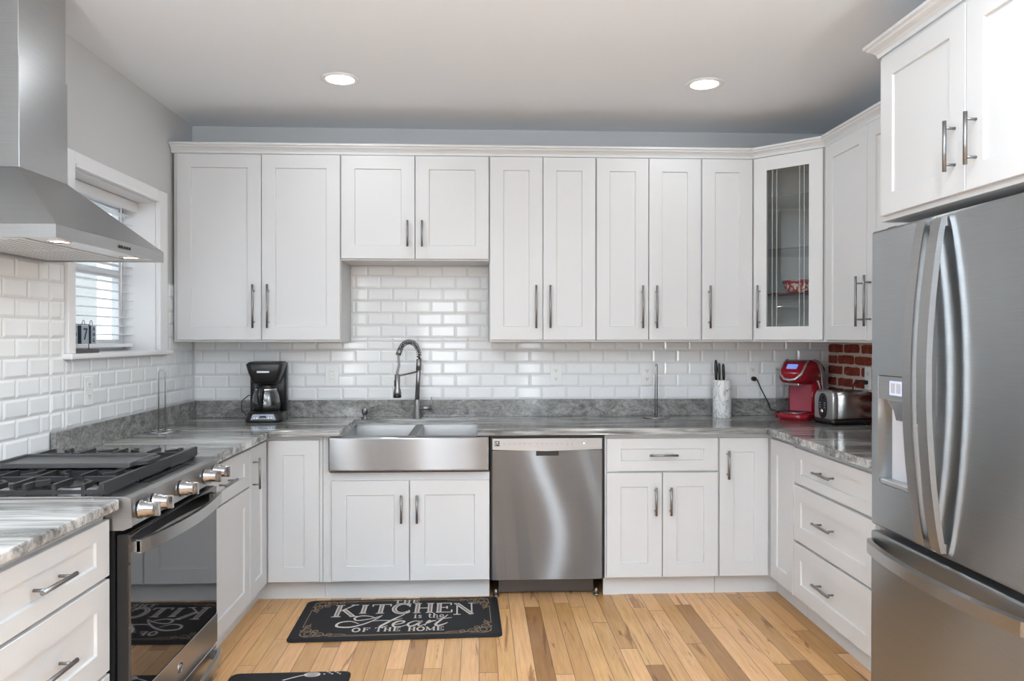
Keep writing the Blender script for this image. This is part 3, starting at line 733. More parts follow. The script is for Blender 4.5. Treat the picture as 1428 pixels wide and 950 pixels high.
for x in (-62,-57,-52,-47): fin(m,(x,-79.2),(x,-70.2),36.9,37.5)
for x in (-65.9,-45.05):
    for y in (-78.9,-70.5): m.box(x-.3,x+.3,y-.3,y+.3,36.0,36.8)
part('grate', m, satinblack, t)
g = thing('griddle', 'flat dark griddle plate lying over the middle range grate', 'griddle', (-55,-74.8,37.75))
m = MB(); m.box(-64.6,-46.2,-79.1,-70.6,37.77,38.05,.05)
for b4 in ((-64.6,-64.1,-79.1,-70.6),(-46.7,-46.2,-79.1,-70.6),(-64.1,-46.7,-79.1,-78.6),(-64.1,-46.7,-71.1,-70.6)): m.box(*b4,38.0,38.4,.06)
part('plate', m, mat('griddle_iron',(0.085,0.085,0.088),0.38,0.3), g)
m = MB(); m.prism([(-46.2,-77.6),(-44.9,-76.8),(-44.9,-72.9),(-46.2,-72.1)],37.85,38.3,'z',.08); part('handle_tab', m, satinblack, g)
# ------------------------------------------------------------------ hood
t = thing('range_hood', 'stainless chimney range hood on the left wall', 'range hood', (-58,-75,66.8))
hy0,hy1,hx1 = -90.0,-60.1,-49.6
bx0 = XL+.35
lo = [(bx0,hy0),(hx1,hy0),(hx1,hy1),(bx0,hy1)]; hi = [(bx0,-80.6),(-59.4,-80.6),(-59.4,-69.2),(bx0,-69.2)]
m = MB(); m.rings([[(x,y,68.4) for x,y in lo],[(x,y,77.1) for x,y in hi]], smooth=False)
canopy = part('canopy', m, steelH, t)
m = MB()
m.box(hx1-.25,hx1,hy0,hy1,66.8,68.38); m.box(bx0,hx1-.25,hy0,hy0+.25,66.8,68.38); m.box(bx0,hx1-.25,hy1-.25,hy1,66.8,68.38); m.box(bx0,bx0+.25,hy0+.25,hy1-.25,66.8,68.38)
part('lip', m, steelH, t)
part('underside_panel', MB().box(bx0+.25,hx1-.25,hy0+.25,hy1-.25,67.05,67.3), mat('hood_inner_steel',(0.78,0.78,0.785),0.38,0.55), t)
for y0,y1 in ((-87.5,-75.3),(-74.8,-62.6)):
    m = MB(); m.box(-66.3,-54.6,y0,y1,66.93,67.05,.04)
    for k in range(9): m.box(-65.6+k*1.15,-65.0+k*1.15,y0+.5,y1-.5,66.88,66.94)
    part('baffle_filter', m, mat('hood_filter_steel',(0.66,0.66,0.665),0.45,0.6), t)
for y in (-84.5,-65.6):
    l_ = part('lamp', MB().lathe((-52.2,y,67.06),[(1.6,0),(1.6,-.18),(1.25,-.2),(1.2,-.05)],20), chrome, t)
    part('lamp_lens', MB().lathe((-52.2,y,67.05),[(1.2,-.06),(0,-.06)],20), hoodlens, l_)
    lo_ = area('hood_lamp_light', (0,0,0), (0,0,0), 2.2, 2.2, HOOD_POWER, (1,.96,.9), 'DISK'); lo_.parent = l_; lo_.location = (Vector((-52.2,y,66.8))-BASE[t.name])*S
for k in range(5): part('button', MB().lathe((hx1,-74.6+k*.75,67.6),[(.22,0),(.22,.12),(.0,.12)],12,'x'), black, t)
part('chimney', MB().box(bx0,-59.4,-80.6,-69.2,77.1,91.6,.05), steelH, t)
part('upper_chimney', MB().box(bx0,-59.55,-80.45,-69.35,91.6,104.95,.05), steelH, t)
# ------------------------------------------------------------------ fridge
FY0, FS, FY1 = -106.5, -87.2, -71.9
t = thing('refrigerator', 'stainless french-door refrigerator with a bottom freezer drawer', 'fridge', (72,-88,0))
part('body', MB().box(61.2,86.0,FY0+.2,FY1-.2,1.0,69.3), greyp, t)
for x in (63.5,84):
    for y in (FY0+2,FY1-2): part('foot', MB().cyl((x,y,0),(x,y,1.1),.8,10), black, t)
dz0,dz1 = 27.5,70.6
m = MB(M_FR); m.panel(FS+.12,FY1,dz0,dz1,3.0,(1.9,2.0,6.4,21.0),1.9,bev=.35,floor_bev=.5)
d1 = part('door', m, steelFr, t)
d2 = part('door', MB(M_FR).box(FY0,FS-.12,-3.0,0,dz0,dz1,.35,3), steelFr, t)
fz = part('freezer_drawer', MB(M_FR).box(FY0,FY1,-3.0,0,2.6,26.6,.35,3), steelFr, t)
# dispenser
da, db = FS+.12+1.9, FY1-2.0
part('dispenser_panel', MB(M_FR).box(da+.05,db-.05,-1.7,-.05,46.2,49.5,.06), steel('dispenser_steel',(0.5,0.5,0.5),0.35,0.3), d1)
part('dispenser_display', MB(M_FR).box(-79.9,-76.9,-.05,-.02,46.9,48.9), dispdisp, d1)
m = MB(M_FR); m.box(-79.7,-78.6,-.02,0,47.2,48.6); m.box(-78.3,-77.2,-.02,0,47.2,48.6); part('display_icons', m, paleglow, d1)
part('dispenser_back', MB(M_FR).box(da+.55,db-.55,-1.88,-1.82,34.5,46.2), paleglow, d1)
part('paddle', MB(M_FR).prism([(-83.4,46.2),(-75.0,46.2),(-77.0,44.6),(-77.6,43.2),(-83.4,43.2)],-1.8,-.5,'y',.2,2), chrome, d1)
part('drip_tray', MB(M_FR).box(da+.3,db-.3,-1.8,-.15,33.95,34.6,.1), silverp, d1)
m = MB(M_FR)
def fr_handle(y0,y1):
    m = MB(M_FR); R=[]
    for i in range(25):
        s_ = i/24; z = 28.2+s_*41.8; v = .12+1.95*(math.sin(PI*s_)**.8)
        R.append([(y0,v,z),(y1,v,z),(y1-.06,v+.7,z),(y0+.06,v+.7,z)])
    m.box(y0+.3,y1-.3,0,.5,28.3,29.3); m.box(y0+.3,y1-.3,0,.5,68.9,69.9)
    return m.rings(R, smooth=False)
part('door_handle', fr_handle(FS+.45,FS+2.5), steelH, d1)
part('door_handle', fr_handle(FS-2.9,FS-.85), steelH, d2)
m = MB(M_FR); R=[]
for i in range(25):
    s_ = i/24; y = FY1-.5+s_*(FY0-FY1+1.0); v = .1+2.4*(math.sin(PI*s_)**.6); dz = -1.0*math.sin(PI*s_)*0
    R.append([(y,v,23.6),(y,v+.75,23.75),(y,v+.75,25.35),(y,v,25.5)])
part('drawer_handle', m.rings(R, smooth=False), steelH, fz)
for y in (FY1-1.6,FY0+1.6): part('hinge_cover', MB().box(60.0,64.5,y-1.1,y+1.1,69.3,71.2,.2), greyp, t)
# ------------------------------------------------------------------ ceiling lights
def can(x,y,label,k=1.0):
    t = thing('recessed_light', label, 'ceiling light', (x,y,ZC), local=True, group='recessed ceiling lights')
    part('trim_ring', MB().lathe((0,0,0),[(3.7,0),(3.7,-.12),(3.3,-.28),(2.75,-.2),(2.7,0)],36), trimw, t)
    part('lamp_lens', MB().lathe((0,0,0),[(2.75,-.05),(2.75,-.14),(0,-.14)],36), lens, t)
    l_ = area('recessed_lamp', (0,0,-.4), (0,0,0), 5.2,5.2, CAN_POWER*k, (.9,.96,1),'DISK'); l_.parent = t
can(-26.8,-34.2,'left one of the two round recessed ceiling lights in view',.35)
can(44.4,-34.5,'right one of the two round recessed ceiling lights in view',.35)
can(-26.8,-120,'added round ceiling light out of view on the hood side')  # this and the next three are added out of view to even the lighting
can(44.4,-120,'added round ceiling light out of view on the fridge side')
can(-26.8,-215,'added round ceiling light unseen far behind the viewer on the hood side')
can(44.4,-215,'added round ceiling light unseen far behind the viewer on the fridge side')
# unseen uplights added behind the camera to brighten the ceiling
for lx,ly,lab in ((-40,-186,'slim uplight stand added unseen behind the viewer on the hood side'),(60,-186,'slim uplight stand added unseen behind the viewer on the fridge side')):
    t = thing('added_uplight', lab, 'added uplight', (lx,ly,0), local=True)
    part('base', MB().lathe((0,0,0),[(6,0),(6,.6),(1,1.2),(.5,1.5)],28), nickel, t)
    part('pole', MB().cyl((0,0,1.2),(0,0,66),.5,12), nickel, t)
    part('uplight_bowl', MB().lathe((0,0,66),[(.6,0),(3,.6),(6.5,3.2),(6.3,3.3),(2.9,.9),(0,.6)],32), trimw, t)
    l_ = area('uplight', (0,0,68.6), (PI,0,0), 9, 9, UPLIGHT_POWER/2, (.79,.915,1), 'DISK'); l_.parent = t
# ------------------------------------------------------------------ window blind, calendar, outside
t = thing('window_blind', 'white horizontal slat blind hanging in the kitchen window', 'blind', (-72.5,-36.4,53))
by0, by1 = WY0+.45, WY1-.45
part('valance', MB().box(-71.7,-71.3,by0,by1,81.0,83.05,.06), trimw, t)
part('headrail', MB().box(-74.4,-71.8,by0,by1,81.6,83.05,.06), trimw, t)
for k in range(15):
    z = 55.6+k*1.75
    m = MB(); m.prism([(-74.2,z-.16),(-73.2,z+.02),(-72.2,z-.10),(-72.2,z+.0),(-73.2,z+.12),(-74.2,z-.06)],by0,by1,'y')
    part('slat', m, trimw, t)
part('bottom_rail', MB().box(-74.1,-72.2,by0,by1,53.0,53.8,.15), trimw, t)
for y in (by0+4,by1-4): part('ladder_cord', MB().cyl((-72.15,y,53.5),(-72.15,y,81.8),.05,6), trimw, t)
part('tilt_wand', MB().cyl((-71.6,by1-6.5,60),(-71.6,by1-6.5,81.5),.14,8), trimw, t)
cal = thing('perpetual_calendar', 'small hanging-block calendar showing 7 on the window sill', 'calendar', (-69.2,-47.5,52.3))
cb = mat('calendar_blue_grey',(0.36,0.42,0.48),0.6); cbd = mat('calendar_dark',(0.03,0.04,0.06),0.6)
part('base', MB().box(-70.2,-68.0,-53.0,-43.0,52.32,52.95,.06), mat('dark_brown_wood',(0.10,0.085,0.085),0.6), cal)
part('wire_stand', MB().tube([(-69.1,-44.5,52.9),(-69.1,-44.5,57.3)],.07,6).tube([(-69.1,-52.3,52.9),(-69.1,-52.3,57.3)],.07,6).tube([(-69.1,-52.3,57.3),(-69.1,-44.5,57.3)],.07,6), black, cal)
Mcal = lambda y,z: Matrix(((0,0,1,-68.18),(1,0,0,y),(0,1,0,z),(0,0,0,1)))
for y,txt in ((-50.6,'T\nU\nE'),(-47.4,'7'),(-44.6,'A\nU\nG')):
    w = 1.25 if txt=='7' else .85
    p_ = part('block', MB().box(-69.0,-68.25,y-w,y+w,53.9,57.1,.06), cb, cal)
    part('block_edge', MB().box(-69.02,-68.23,y-w-.12,y-w+.05,53.9,57.1), cbd, p_)
    m = MB(); add_text(m, txt, 2.9 if txt=='7' else 1.0, Mcal(y,55.5), .03); part('lettering', m, cbd, p_)
    ring = [(-68.9, y+.55*w+.45*math.cos(a), 57.2+.85*math.sin(a)) for a in [i*PI/8 for i in range(9)]]
    part('hanging_ring', MB().tube(ring,.05,6), black, p_)
# neighbouring building beyond the window
nb = thing('neighbour_house', 'pale neighbouring building with windows seen through the kitchen blind', 'building', (-320,60,-120))
def siding():
    m = mat('pale_siding',(0.74,0.73,0.70),0.8); N = NT(m); sp_ = N.n('ShaderNodeSeparateXYZ'); N.l(N.pos(), sp_.inputs[0])
    f = N.math('FRACT', N.math('MULTIPLY', sp_.outputs[2], 8.0))
    N.l(N.ramp(f, [(0.0,(0.30,0.30,0.29)),(0.08,(0.42,0.415,0.40))]), N.b.inputs['Base Color']); return m
part('wall', MB().box(-420,-300,-160,420,-120,260), siding(), nb)
part('roof', MB().prism([(-430,258),(-290,258),(-360,330)],-170,430,'y'), greyp, nb)
nglass = mat('house_window_glass',(0.10,0.12,0.14),0.1)
for k in range(6):
    for z in (10,110):
        y = -110+k*88
        f_ = part('window', MB().box(-300,-297,y-22,y+22,z,z+62,.5), trimw, nb)
        m = MB(); 
        for a in (-1,1):
            for b in (0,1): m.box(-297.2,-296.4,y+a*10-8.5,y+a*10+8.5,z+4+b*29,z+29+b*29)
        part('pane', m, nglass, f_)
single('street_ground', MB().box(-700,-90,-400,600,-124,-120), mat('street_grey',(0.42,0.42,0.42),0.9), 'grey ground outside the kitchen window', 'ground', (-300,100,-124))
# ------------------------------------------------------------------ outlets
def outlet(label, loc, rot, w=1.38, h=2.5, style='duplex'):
    t = thing('wall_outlet', label, 'outlet', loc, rot, local=True, group='wall outlets')
    part('cover_plate', MB().box(-w,w,-.2,0,-h,h,.08,2), plate, t)
    if style=='duplex':
        for s_ in (-1,1):
            f = part('receptacle', MB().prism([(.62*math.cos(a),s_*1.0+max(-.5,min(.5,.68*math.sin(a)))) for a in [i*PI/10 for i in range(20)]],-.27,-.18,'y'), plate, t)
            m = MB(); z = s_*1.0
            m.box(-.30,-.20,-.285,-.26,z-.05,z+.30); m.box(.18,.28,-.285,-.26,z-.02,z+.26); m.cyl((0,-.285,z-.28),(0,-.26,z-.28),.11,10)
            part('slots', m, black, f)
    else:
        for s_ in (-1,1):
            f = part('receptacle', MB().box(-.66,.66,-.28,-.18,s_*.85-.75,s_*.85+.75,.05), plate, t)
            m = MB(); m.box(-.25,-.17,-.29,-.27,s_*.9-.1,s_*.9+.2); m.box(.15,.23,-.29,-.27,s_*.9-.1,s_*.9+.2); part('slots', m, greyp, f)
    return t
outlet('white wall outlet on the back wall between the black coffee maker and the faucet',(-35.0,-.34,45.9),0,1.6,2.5,'gfci')
outlet('white wall outlet on the back wall above the dishwasher',(18.6,-.34,46.0),0)
outlet('white wall outlet beside the wire paper towel holder on the back counter',(40.8,-.34,45.9),0)
outlet('white wall outlet with the red coffee machine cord plugged in',(66.9,-.34,46.1),0)
outlet('white wall outlet on the left wall under the window',(XL+.34,-48.0,45.8),PI/2)
outlet('white wall outlet on the brick wall above the toaster',(XR-.8,-19.6,46.0),-PI/2)
# ------------------------------------------------------------------ paper towel wires
def towel(loc, rot, label, r=3.2, h=12.4):
    t = thing('paper_towel_holder', label, 'paper towel holder', loc, rot, local=True, group='empty wire paper towel holders')
    m = MB(); m.tube([(r*math.cos(a),r*math.sin(a),.14) for a in [i*PI/20 for i in range(40)]],.13,6,True)
    for k in range(4):
        a0 = k*PI/2+.4; c_ = (1.55*math.cos(a0),1.55*math.sin(a0))
        m.tube([(c_[0]+1.5*math.cos(a),c_[1]+1.5*math.sin(a),.22) for a in [i*PI/10 for i in range(20)]],.11,6,True)
    part('wire_base', m, wiremat, t)
    m = MB(); w=.6
    m.tube([(-w,0,.2),(-w,0,h-.6)]+[(w*math.cos(a),0,h-.6+w*math.sin(a)) for a in [PI-i*PI/8 for i in range(1,8)]]+[(w,0,h-.6),(w,0,.2)],.14,8)
    part('wire_post', m, wiremat, t)
    return t
towel((-63.3,-28.0,36.0),.35,'empty wire paper towel holder on the left counter under the window',3.3,12.6)
towel((41.9,-5.2,36.0),.95,'empty wire paper towel holder on the back counter right of the dishwasher',3.0,12.7)
# ------------------------------------------------------------------ drip coffee maker
t = thing('drip_coffee_maker', 'black drip coffee maker with glass jug in the left counter corner', 'coffee maker', (-48.3,-7.4,36), rot=0.10, local=True)
def rrect(x0,x1,y0,y1,r,n=5):
    o=[]
    for cx,cy,a0 in ((x1-r,y1-r,0),(x0+r,y1-r,PI/2),(x0+r,y0+r,PI),(x1-r,y0+r,1.5*PI)):
        for i in range(n+1): a=a0+i*PI/2/n; o.append((cx+r*math.cos(a),cy+r*math.sin(a)))
    return o
part('base', MB().rings([[(x,y,0) for x,y in rrect(-4.3,4.1,-5.2,4.8,2.2)],[(x,y,.6) for x,y in rrect(-4.3,4.1,-5.2,4.8,2.2)],[(x,y,2.1) for x,y in rrect(-3.9,3.9,-4.7,4.6,2.2)]]), black, t)
part('warming_plate', MB().lathe((0,-1.3,2.1),[(3.1,0),(3.1,.12),(0,.12)],28), satinblack, t)
part('tower', MB().rings([[(x,y,z) for x,y in rrect(-4.05,4.05,.9,4.6,.9)] for z in (2.0,13.1)]), black, t)
R=[]
for z,w,yf in ((8.7,2.7,-3.0),(9.3,3.0,-3.4),(11.0,3.6,-3.9),(12.9,4.05,-4.3),(13.15,3.95,-4.1)): R.append([(x,y,z) for x,y in rrect(-w,w,yf,4.5,1.3)])
part('brew_head', MB().rings(R), black, t)
part('lid', MB().rings([[(x,y,13.15) for x,y in rrect(-3.9,3.9,-4.1,4.6,1.6)],[(x,y,13.45) for x,y in rrect(-3.6,3.6,-3.6,4.3,1.6)]]), satinblack, t)
part('badge', MB().box(-1.55,1.15,-4.15,-3.75,11.05,11.5,.06), silverp, t, 'small chrome name badge')
m = MB(); m.tube([(-3.75,-2.6,12.9),(-3.3,-3.0,11.0),(-2.6,-2.6,8.9)],.09,6); m.tube([(3.75,-2.6,12.9),(3.3,-3.0,11.0),(2.6,-2.6,8.9)],.09,6); part('chrome_edge', m, silverp, t)
jug = part('jug', MB().lathe((0,-1.3,2.25),[(2.5,0),(3.05,.25),(3.15,1.6),(2.9,3.6),(2.3,5.3),(2.15,5.7),(2.05,5.7),(2.2,5.2),(2.8,3.6),(3.03,1.6),(2.9,.35),(0,.3)],32), jugglass, t)
part('jug_lid', MB().lathe((0,-1.3,7.95),[(2.3,-.5),(2.35,0),(1.9,.35),(0,.4)],28), black, jug)
part('jug_band', MB().lathe((0,-1.3,7.3),[(2.42,-.35),(2.42,.15),(2.3,.15),(2.3,-.35)],28), chrome, jug)
part('jug_handle', MB().tube([(-.6,-3.4,7.8),(-.7,-5.2,7.6),(-.75,-5.6,6.4),(-.7,-5.3,4.4),(-.6,-4.6,3.2)],[.45,.5,.5,.45,.35],10), black, jug)
part('control_panel', MB().prism([(-2.6,.75),(2.6,.75),(2.2,1.9),(-2.2,1.9)],-5.12,-4.85,'y',.05), mat('panel_blue_silver',(0.32,0.36,0.42),0.25,0.6), t)
part('clock_display', MB().box(-.8,.7,-5.2,-5.1,1.15,1.6), black, t)
for x in (-1.9,-1.3,1.15,1.75): part('button', MB().cyl((x,-5.25,1.1),(x,-5.05,1.1),.16,10), silverp, t)
part('power_cord', MB().tube([(-3.6,3.8,1.2),(-5.0,2.6,.9),(-5.9,1.2,2.4),(-5.8,1.2,4.5),(-4.6,2.6,5.6),(-3.6,3.9,5.3)],.11,6), black, t)
# ------------------------------------------------------------------ knife block and knives
t = thing('knife_holder', 'round white marbled knife holder on the back counter', 'knife block', (57.6,-5.4,36), local=True)
part('cup', MB().lathe((0,0,0),[(2.05,0),(2.15,.1),(2.15,8.85),(2.08,8.95),(1.95,8.9),(1.95,.4),(0,.4)],36), marble, t)
part('insert', MB().lathe((0,0,0),[(1.92,.5),(1.92,8.6),(1.9,8.8),(0,8.8)],30), black, t)
def knife(dx,dy,h,lean,w,label):
    k = thing('kitchen_knife', label, 'knife', (57.6+dx,-5.4+dy,44.75), local=True, group='black handled knives in the marbled holder')
    part('handle', MB().tube([(0,0,.1),(lean*.3,0,.9),(lean*.6,0,h*.55),(lean*.9,0,h*.9),(lean,0,h)],[w*.62,w*.8,w,w*.85,w*.35],10), black, k)
    part('blade', MB().box(-.45,.45,-.03,.03,-.12,.18), nickel, k)
knife(-1.3,.2,4.9,-.12,.42,'tallest black-handled knife, leftmost in the marbled holder')
knife(-.75,-.5,4.2,-.1,.36,'shorter black-handled knife just right of the tallest in the marbled holder')
knife(.45,.0,4.0,-.15,.36,'black-handled knife standing apart at the right of the marbled holder')
# ------------------------------------------------------------------ pod coffee machine
t = thing('pod_coffee_machine', 'glossy red single-serve coffee machine in the right corner', 'coffee maker', (75.4,-8.9,36), rot=-0.85, local=True)
part('foot_base', MB().rings([[(x,y,z) for x,y in rrect(-3.6+i,3.6-i,-6.2+i,5.2-i,2.6)] for z,i in ((0,0),(1.3,0),(1.6,.25))]), keured, t)
part('drip_tray', MB().lathe((0,-3.2,1.55),[(2.5,0),(2.5,.25),(2.2,.3),(2.15,.12),(0,.12)],28), nickel, t)
part('back_column', MB().rings([[(x,y,z) for x,y in rrect(-3.4,3.4,-.6,5.0,1.2)] for z in (1.4,9.0)]), keured, t)
R=[]
for y,zb,zt,w in ((-5.9,9.4,10.6,2.2),(-5.3,8.6,11.9,2.9),(-3.6,8.4,13.2,3.3),(-1.0,8.4,13.75,3.5),(2.5,8.4,13.7,3.5),(4.6,8.4,12.6,3.4),(5.0,8.6,11.6,3.2)):
    ring=[]
    for x,z in rrect(-w,w,zb,zt,min(1.2,(zt-zb)/2.2)): ring.append((x,y,z))
    R.append(ring)
part('brew_head', MB().rings(R), keured, t)
for sx in (-1,1):
    P_=[(sx*3.62,4.6,1.4),(sx*3.65,4.5,7),(sx*3.65,3.8,11.0),(sx*3.5,2.2,13.2),(sx*3.2,.2,13.9)]
    R=[]
    for i,(x,y,z) in enumerate(P_):
        if i<3: R.append([(x-.12,y-1.8,z),(x+.12,y-1.8,z),(x+.12,y-.3,z),(x-.12,y-.3,z)])
        else: R.append([(x-.12,y-1.9,z-.1),(x+.12,y-1.9,z-.2),(x+.12,y-.3,z-.1),(x-.12,y-.3,z+.1)])
    part('silver_arch', MB().rings(R, smooth=False), silverp, t)
hnd = MB(); P_=[(-2.6,-2.4,13.55),(-2.75,-4.3,12.4),(-2.5,-5.7,10.6),(-1.3,-6.3,9.5),(0,-6.5,9.3),(1.3,-6.3,9.5),(2.5,-5.7,10.6),(2.75,-4.3,12.4),(2.6,-2.4,13.55)]
part('lid_handle', hnd.tube(P_,.28,10), silverp, t)
part('display', MB(Matrix.Translation((0,-5.0,12.35)) @ Matrix.Rotation(-.75,4,'X')).box(-1.2,1.2,-.08,.28,-.65,.65,.05), blueled, t)
part('chrome_spout', MB().box(-1.7,1.7,-5.2,-3.0,7.9,8.6,.2,2), chrome, t)
part('splash_panel', MB().box(-2.6,2.6,-.85,-.55,1.8,8.2,.1), mat('pink_red_panel',(0.36,0.06,0.09),0.25), t)
tk = part('water_tank', MB().rings([[(x,y,z) for x,y in rrect(-5.9,-3.7,-1.8,4.8,.9)] for z in (1.2,11.2)]), jugglass, t)
part('tank_lid', MB().rings([[(x,y,z) for x,y in rrect(-5.95,-3.65,-1.85,4.85,.9)] for z in (11.2,11.8)]), silverp, tk)
part('tank_base', MB().rings([[(x,y,z) for x,y in rrect(-5.95,-3.65,-1.85,4.85,.9)] for z in (0,1.2)]), keured, tk)
rc, rs = math.cos(.85), math.sin(.85)
def kloc(x,y,z): dx,dy = x-75.4,y+8.9; return (dx*rc-dy*rs, dx*rs+dy*rc, z-36)
part('power_cord', MB().tube([kloc(66.9,-1.0,44.9),kloc(67.6,-1.4,44.7),kloc(68.4,-1.7,42.6),kloc(70.2,-2.0,39.0),kloc(70.6,-2.2,37.6),kloc(72.6,-2.6,37.0),kloc(75.0,-3.2,37.2)],.14,8), black, t)
part('plug', MB().cyl(kloc(66.9,-.64,44.9),kloc(66.9,-1.6,44.9),.55,14), black, t)
# ------------------------------------------------------------------ toaster
TR = -0.10
t = thing('toaster', 'brushed steel toaster with a black dial panel beside the fridge', 'toaster', (80.6,-18.2,36), rot=0.10, local=True)
part('base', MB().rings([[(x,y,z) for x,y in rrect(-5.0,4.4,-3.9,3.9,1.0)] for z in (.25,1.15)]), black, t)
for x in (-4,3.4):
    for y in (-3,3): part('foot', MB().cyl((x,y,0),(x,y,.3),.4,10), rubber, t)
R=[]
for x,dz,dy in ((-3.6,0,0),(4.1,0,0)):
    ring=[]
    for y,z in rrect(-3.7,3.7,1.1,7.3,1.5): ring.append((x,y,max(z,1.1) if z>2.6 else 1.1+(z-1.1)*.2))
    R.append(ring)
part('shell', MB().rings(R), steelH, t)
R=[]
for x,k in ((-4.75,.93),(-4.4,1.0),(-3.6,1.02)):
    R.append([(x,y*k,1.1+(z-1.1)*k) for y,z in [(y,(z if z>2.6 else 1.1+(z-1.1)*.2)) for y,z in rrect(-3.7,3.7,1.1,7.3,1.5)]])
ec = part('end_cap', MB().rings(R), silverp, t)
part('dial_panel', MB().prism([(1.55*math.cos(a),3.95+2.75*math.copysign(abs(math.sin(a))**.8,math.sin(a))) for a in [i*PI/14 for i in range(28)]],-4.95,-4.7,'x',.04), black, ec)
part('browning_dial', MB().lathe((-4.95,0,2.7),[(.6,0),(.55,-.35),(0,-.38)],20,'x'), chrome, ec)
for k in range(3):
    for sy in (-.9,.9): part('button', MB().box(-5.0,-4.94,sy-.25,sy+.25,3.5+k*.5,3.64+k*.5), paleglow, ec)
part('lever', MB().box(-5.4,-4.9,-.6,.6,5.6,6.0,.1), black, ec)
m = MB(); m.box(-3.0,3.6,-2.0,-.9,7.15,7.33); m.box(-3.0,3.6,.9,2.0,7.15,7.33); part('bread_slot', m, black, t)
tc, ts = math.cos(-.10), math.sin(-.10)
def tloc(x,y,z): dx,dy = x-80.6,y+18.2; return (dx*tc-dy*ts, dx*ts+dy*tc, z-36)
part('power_cord', MB().tube([tloc(84.9,-19.6,45.1),tloc(84.2,-18.8,45.4),tloc(84.0,-16.5,44.8),tloc(84.3,-15.0,43.0),tloc(85.0,-14.6,40.0),tloc(84.9,-15.0,37.2)],.13,8), black, t)
part('plug', MB().cyl(tloc(85.25,-19.6,45.1),tloc(84.6,-19.6,45.1),.5,12), black, t)
# ------------------------------------------------------------------ in the glass cabinet
t = thing('bowl', 'red patterned bowl on the lowest glass shelf of the corner cabinet', 'bowl', (73.2,-12.6,65.02), local=True)
def bowlmat():
    m = mat('red_floral_glaze',(0.5,0.05,0.05),0.2); N = NT(m)
    v = N.n('ShaderNodeTexVoronoi'); v.inputs['Scale'].default_value = 55; N.l(N.n('ShaderNodeTexCoord').outputs['Object'], v.inputs['Vector'])
    N.l(N.ramp(v.outputs['Distance'], [(0.0,(0.75,0.62,0.55)),(0.42,(0.72,0.5,0.45)),(0.5,(0.36,0.03,0.035))]), N.b.inputs['Base Color']); return m
part('body', MB().lathe((0,0,0),[(2.2,0),(2.9,.3),(3.5,2.2),(3.4,2.2),(2.7,.5),(0,.4)],28), bowlmat(), t)
part('rim', MB().lathe((0,0,2.2),[(3.4,0),(3.75,.1),(3.8,.75),(3.5,.75),(3.4,0)],28), keured, t)
single('serving_tray', MB().box(66,80.5,-15.4,-7.0,64.57,65.0,.1), mat('dark_red_lacquer',(0.12,0.012,0.014),0.3), 'dark red flat tray under the patterned bowl in the corner cabinet', 'tray', (73,-11,64.57))
for i,(x,y) in enumerate(((68.4,-11.8),(73.6,-15.6))):
    single('saucer', MB().lathe((x,y,54.76),[(1.6,0),(2.4,.5),(2.3,.6),(1.5,.15),(0,.15)],24), mat('dark_blue_glaze',(0.02,0.035,0.12),0.2),
           ('dark blue saucer at the bottom of the corner cabinet, nearer its hinge','dark blue saucer at the bottom of the corner cabinet, beside the other saucer')[1-i], 'saucer', (x,y,54.76))
# ------------------------------------------------------------------ floor mats with lettering
matm = mat('charcoal_mat_foam',(0.018,0.018,0.020),0.7,Specular_IOR_Level=0.25)
cream = mat('cream_print',(0.60,0.55,0.51),0.6); taupe = mat('taupe_print',(0.24,0.20,0.18),0.6); gold = mat('bronze_print',(0.24,0.165,0.10),0.6)
def smooth_path(P, n=8):
    out=[]
    for i in range(len(P)-1):
        p0,p1,p2,p3 = P[max(i-1,0)],P[i],P[i+1],P[min(i+2,len(P)-1)]
        for k in range(n):
            t=k/n; out.append(tuple(.5*((2*p1[j])+(-p0[j]+p2[j])*t+(2*p0[j]-5*p1[j]+4*p2[j]-p3[j])*t*t+(-p0[j]+3*p1[j]-3*p2[j]+p3[j])*t**3) for j in (0,1)))
    out.append(P[-1]); return out
def ellipse(cx,cy,rx,ry,a0=0,a1=2*PI,n=28): return [(cx+rx*math.cos(a0+(a1-a0)*i/n),cy+ry*math.sin(a0+(a1-a0)*i/n)) for i in range(n+1)]
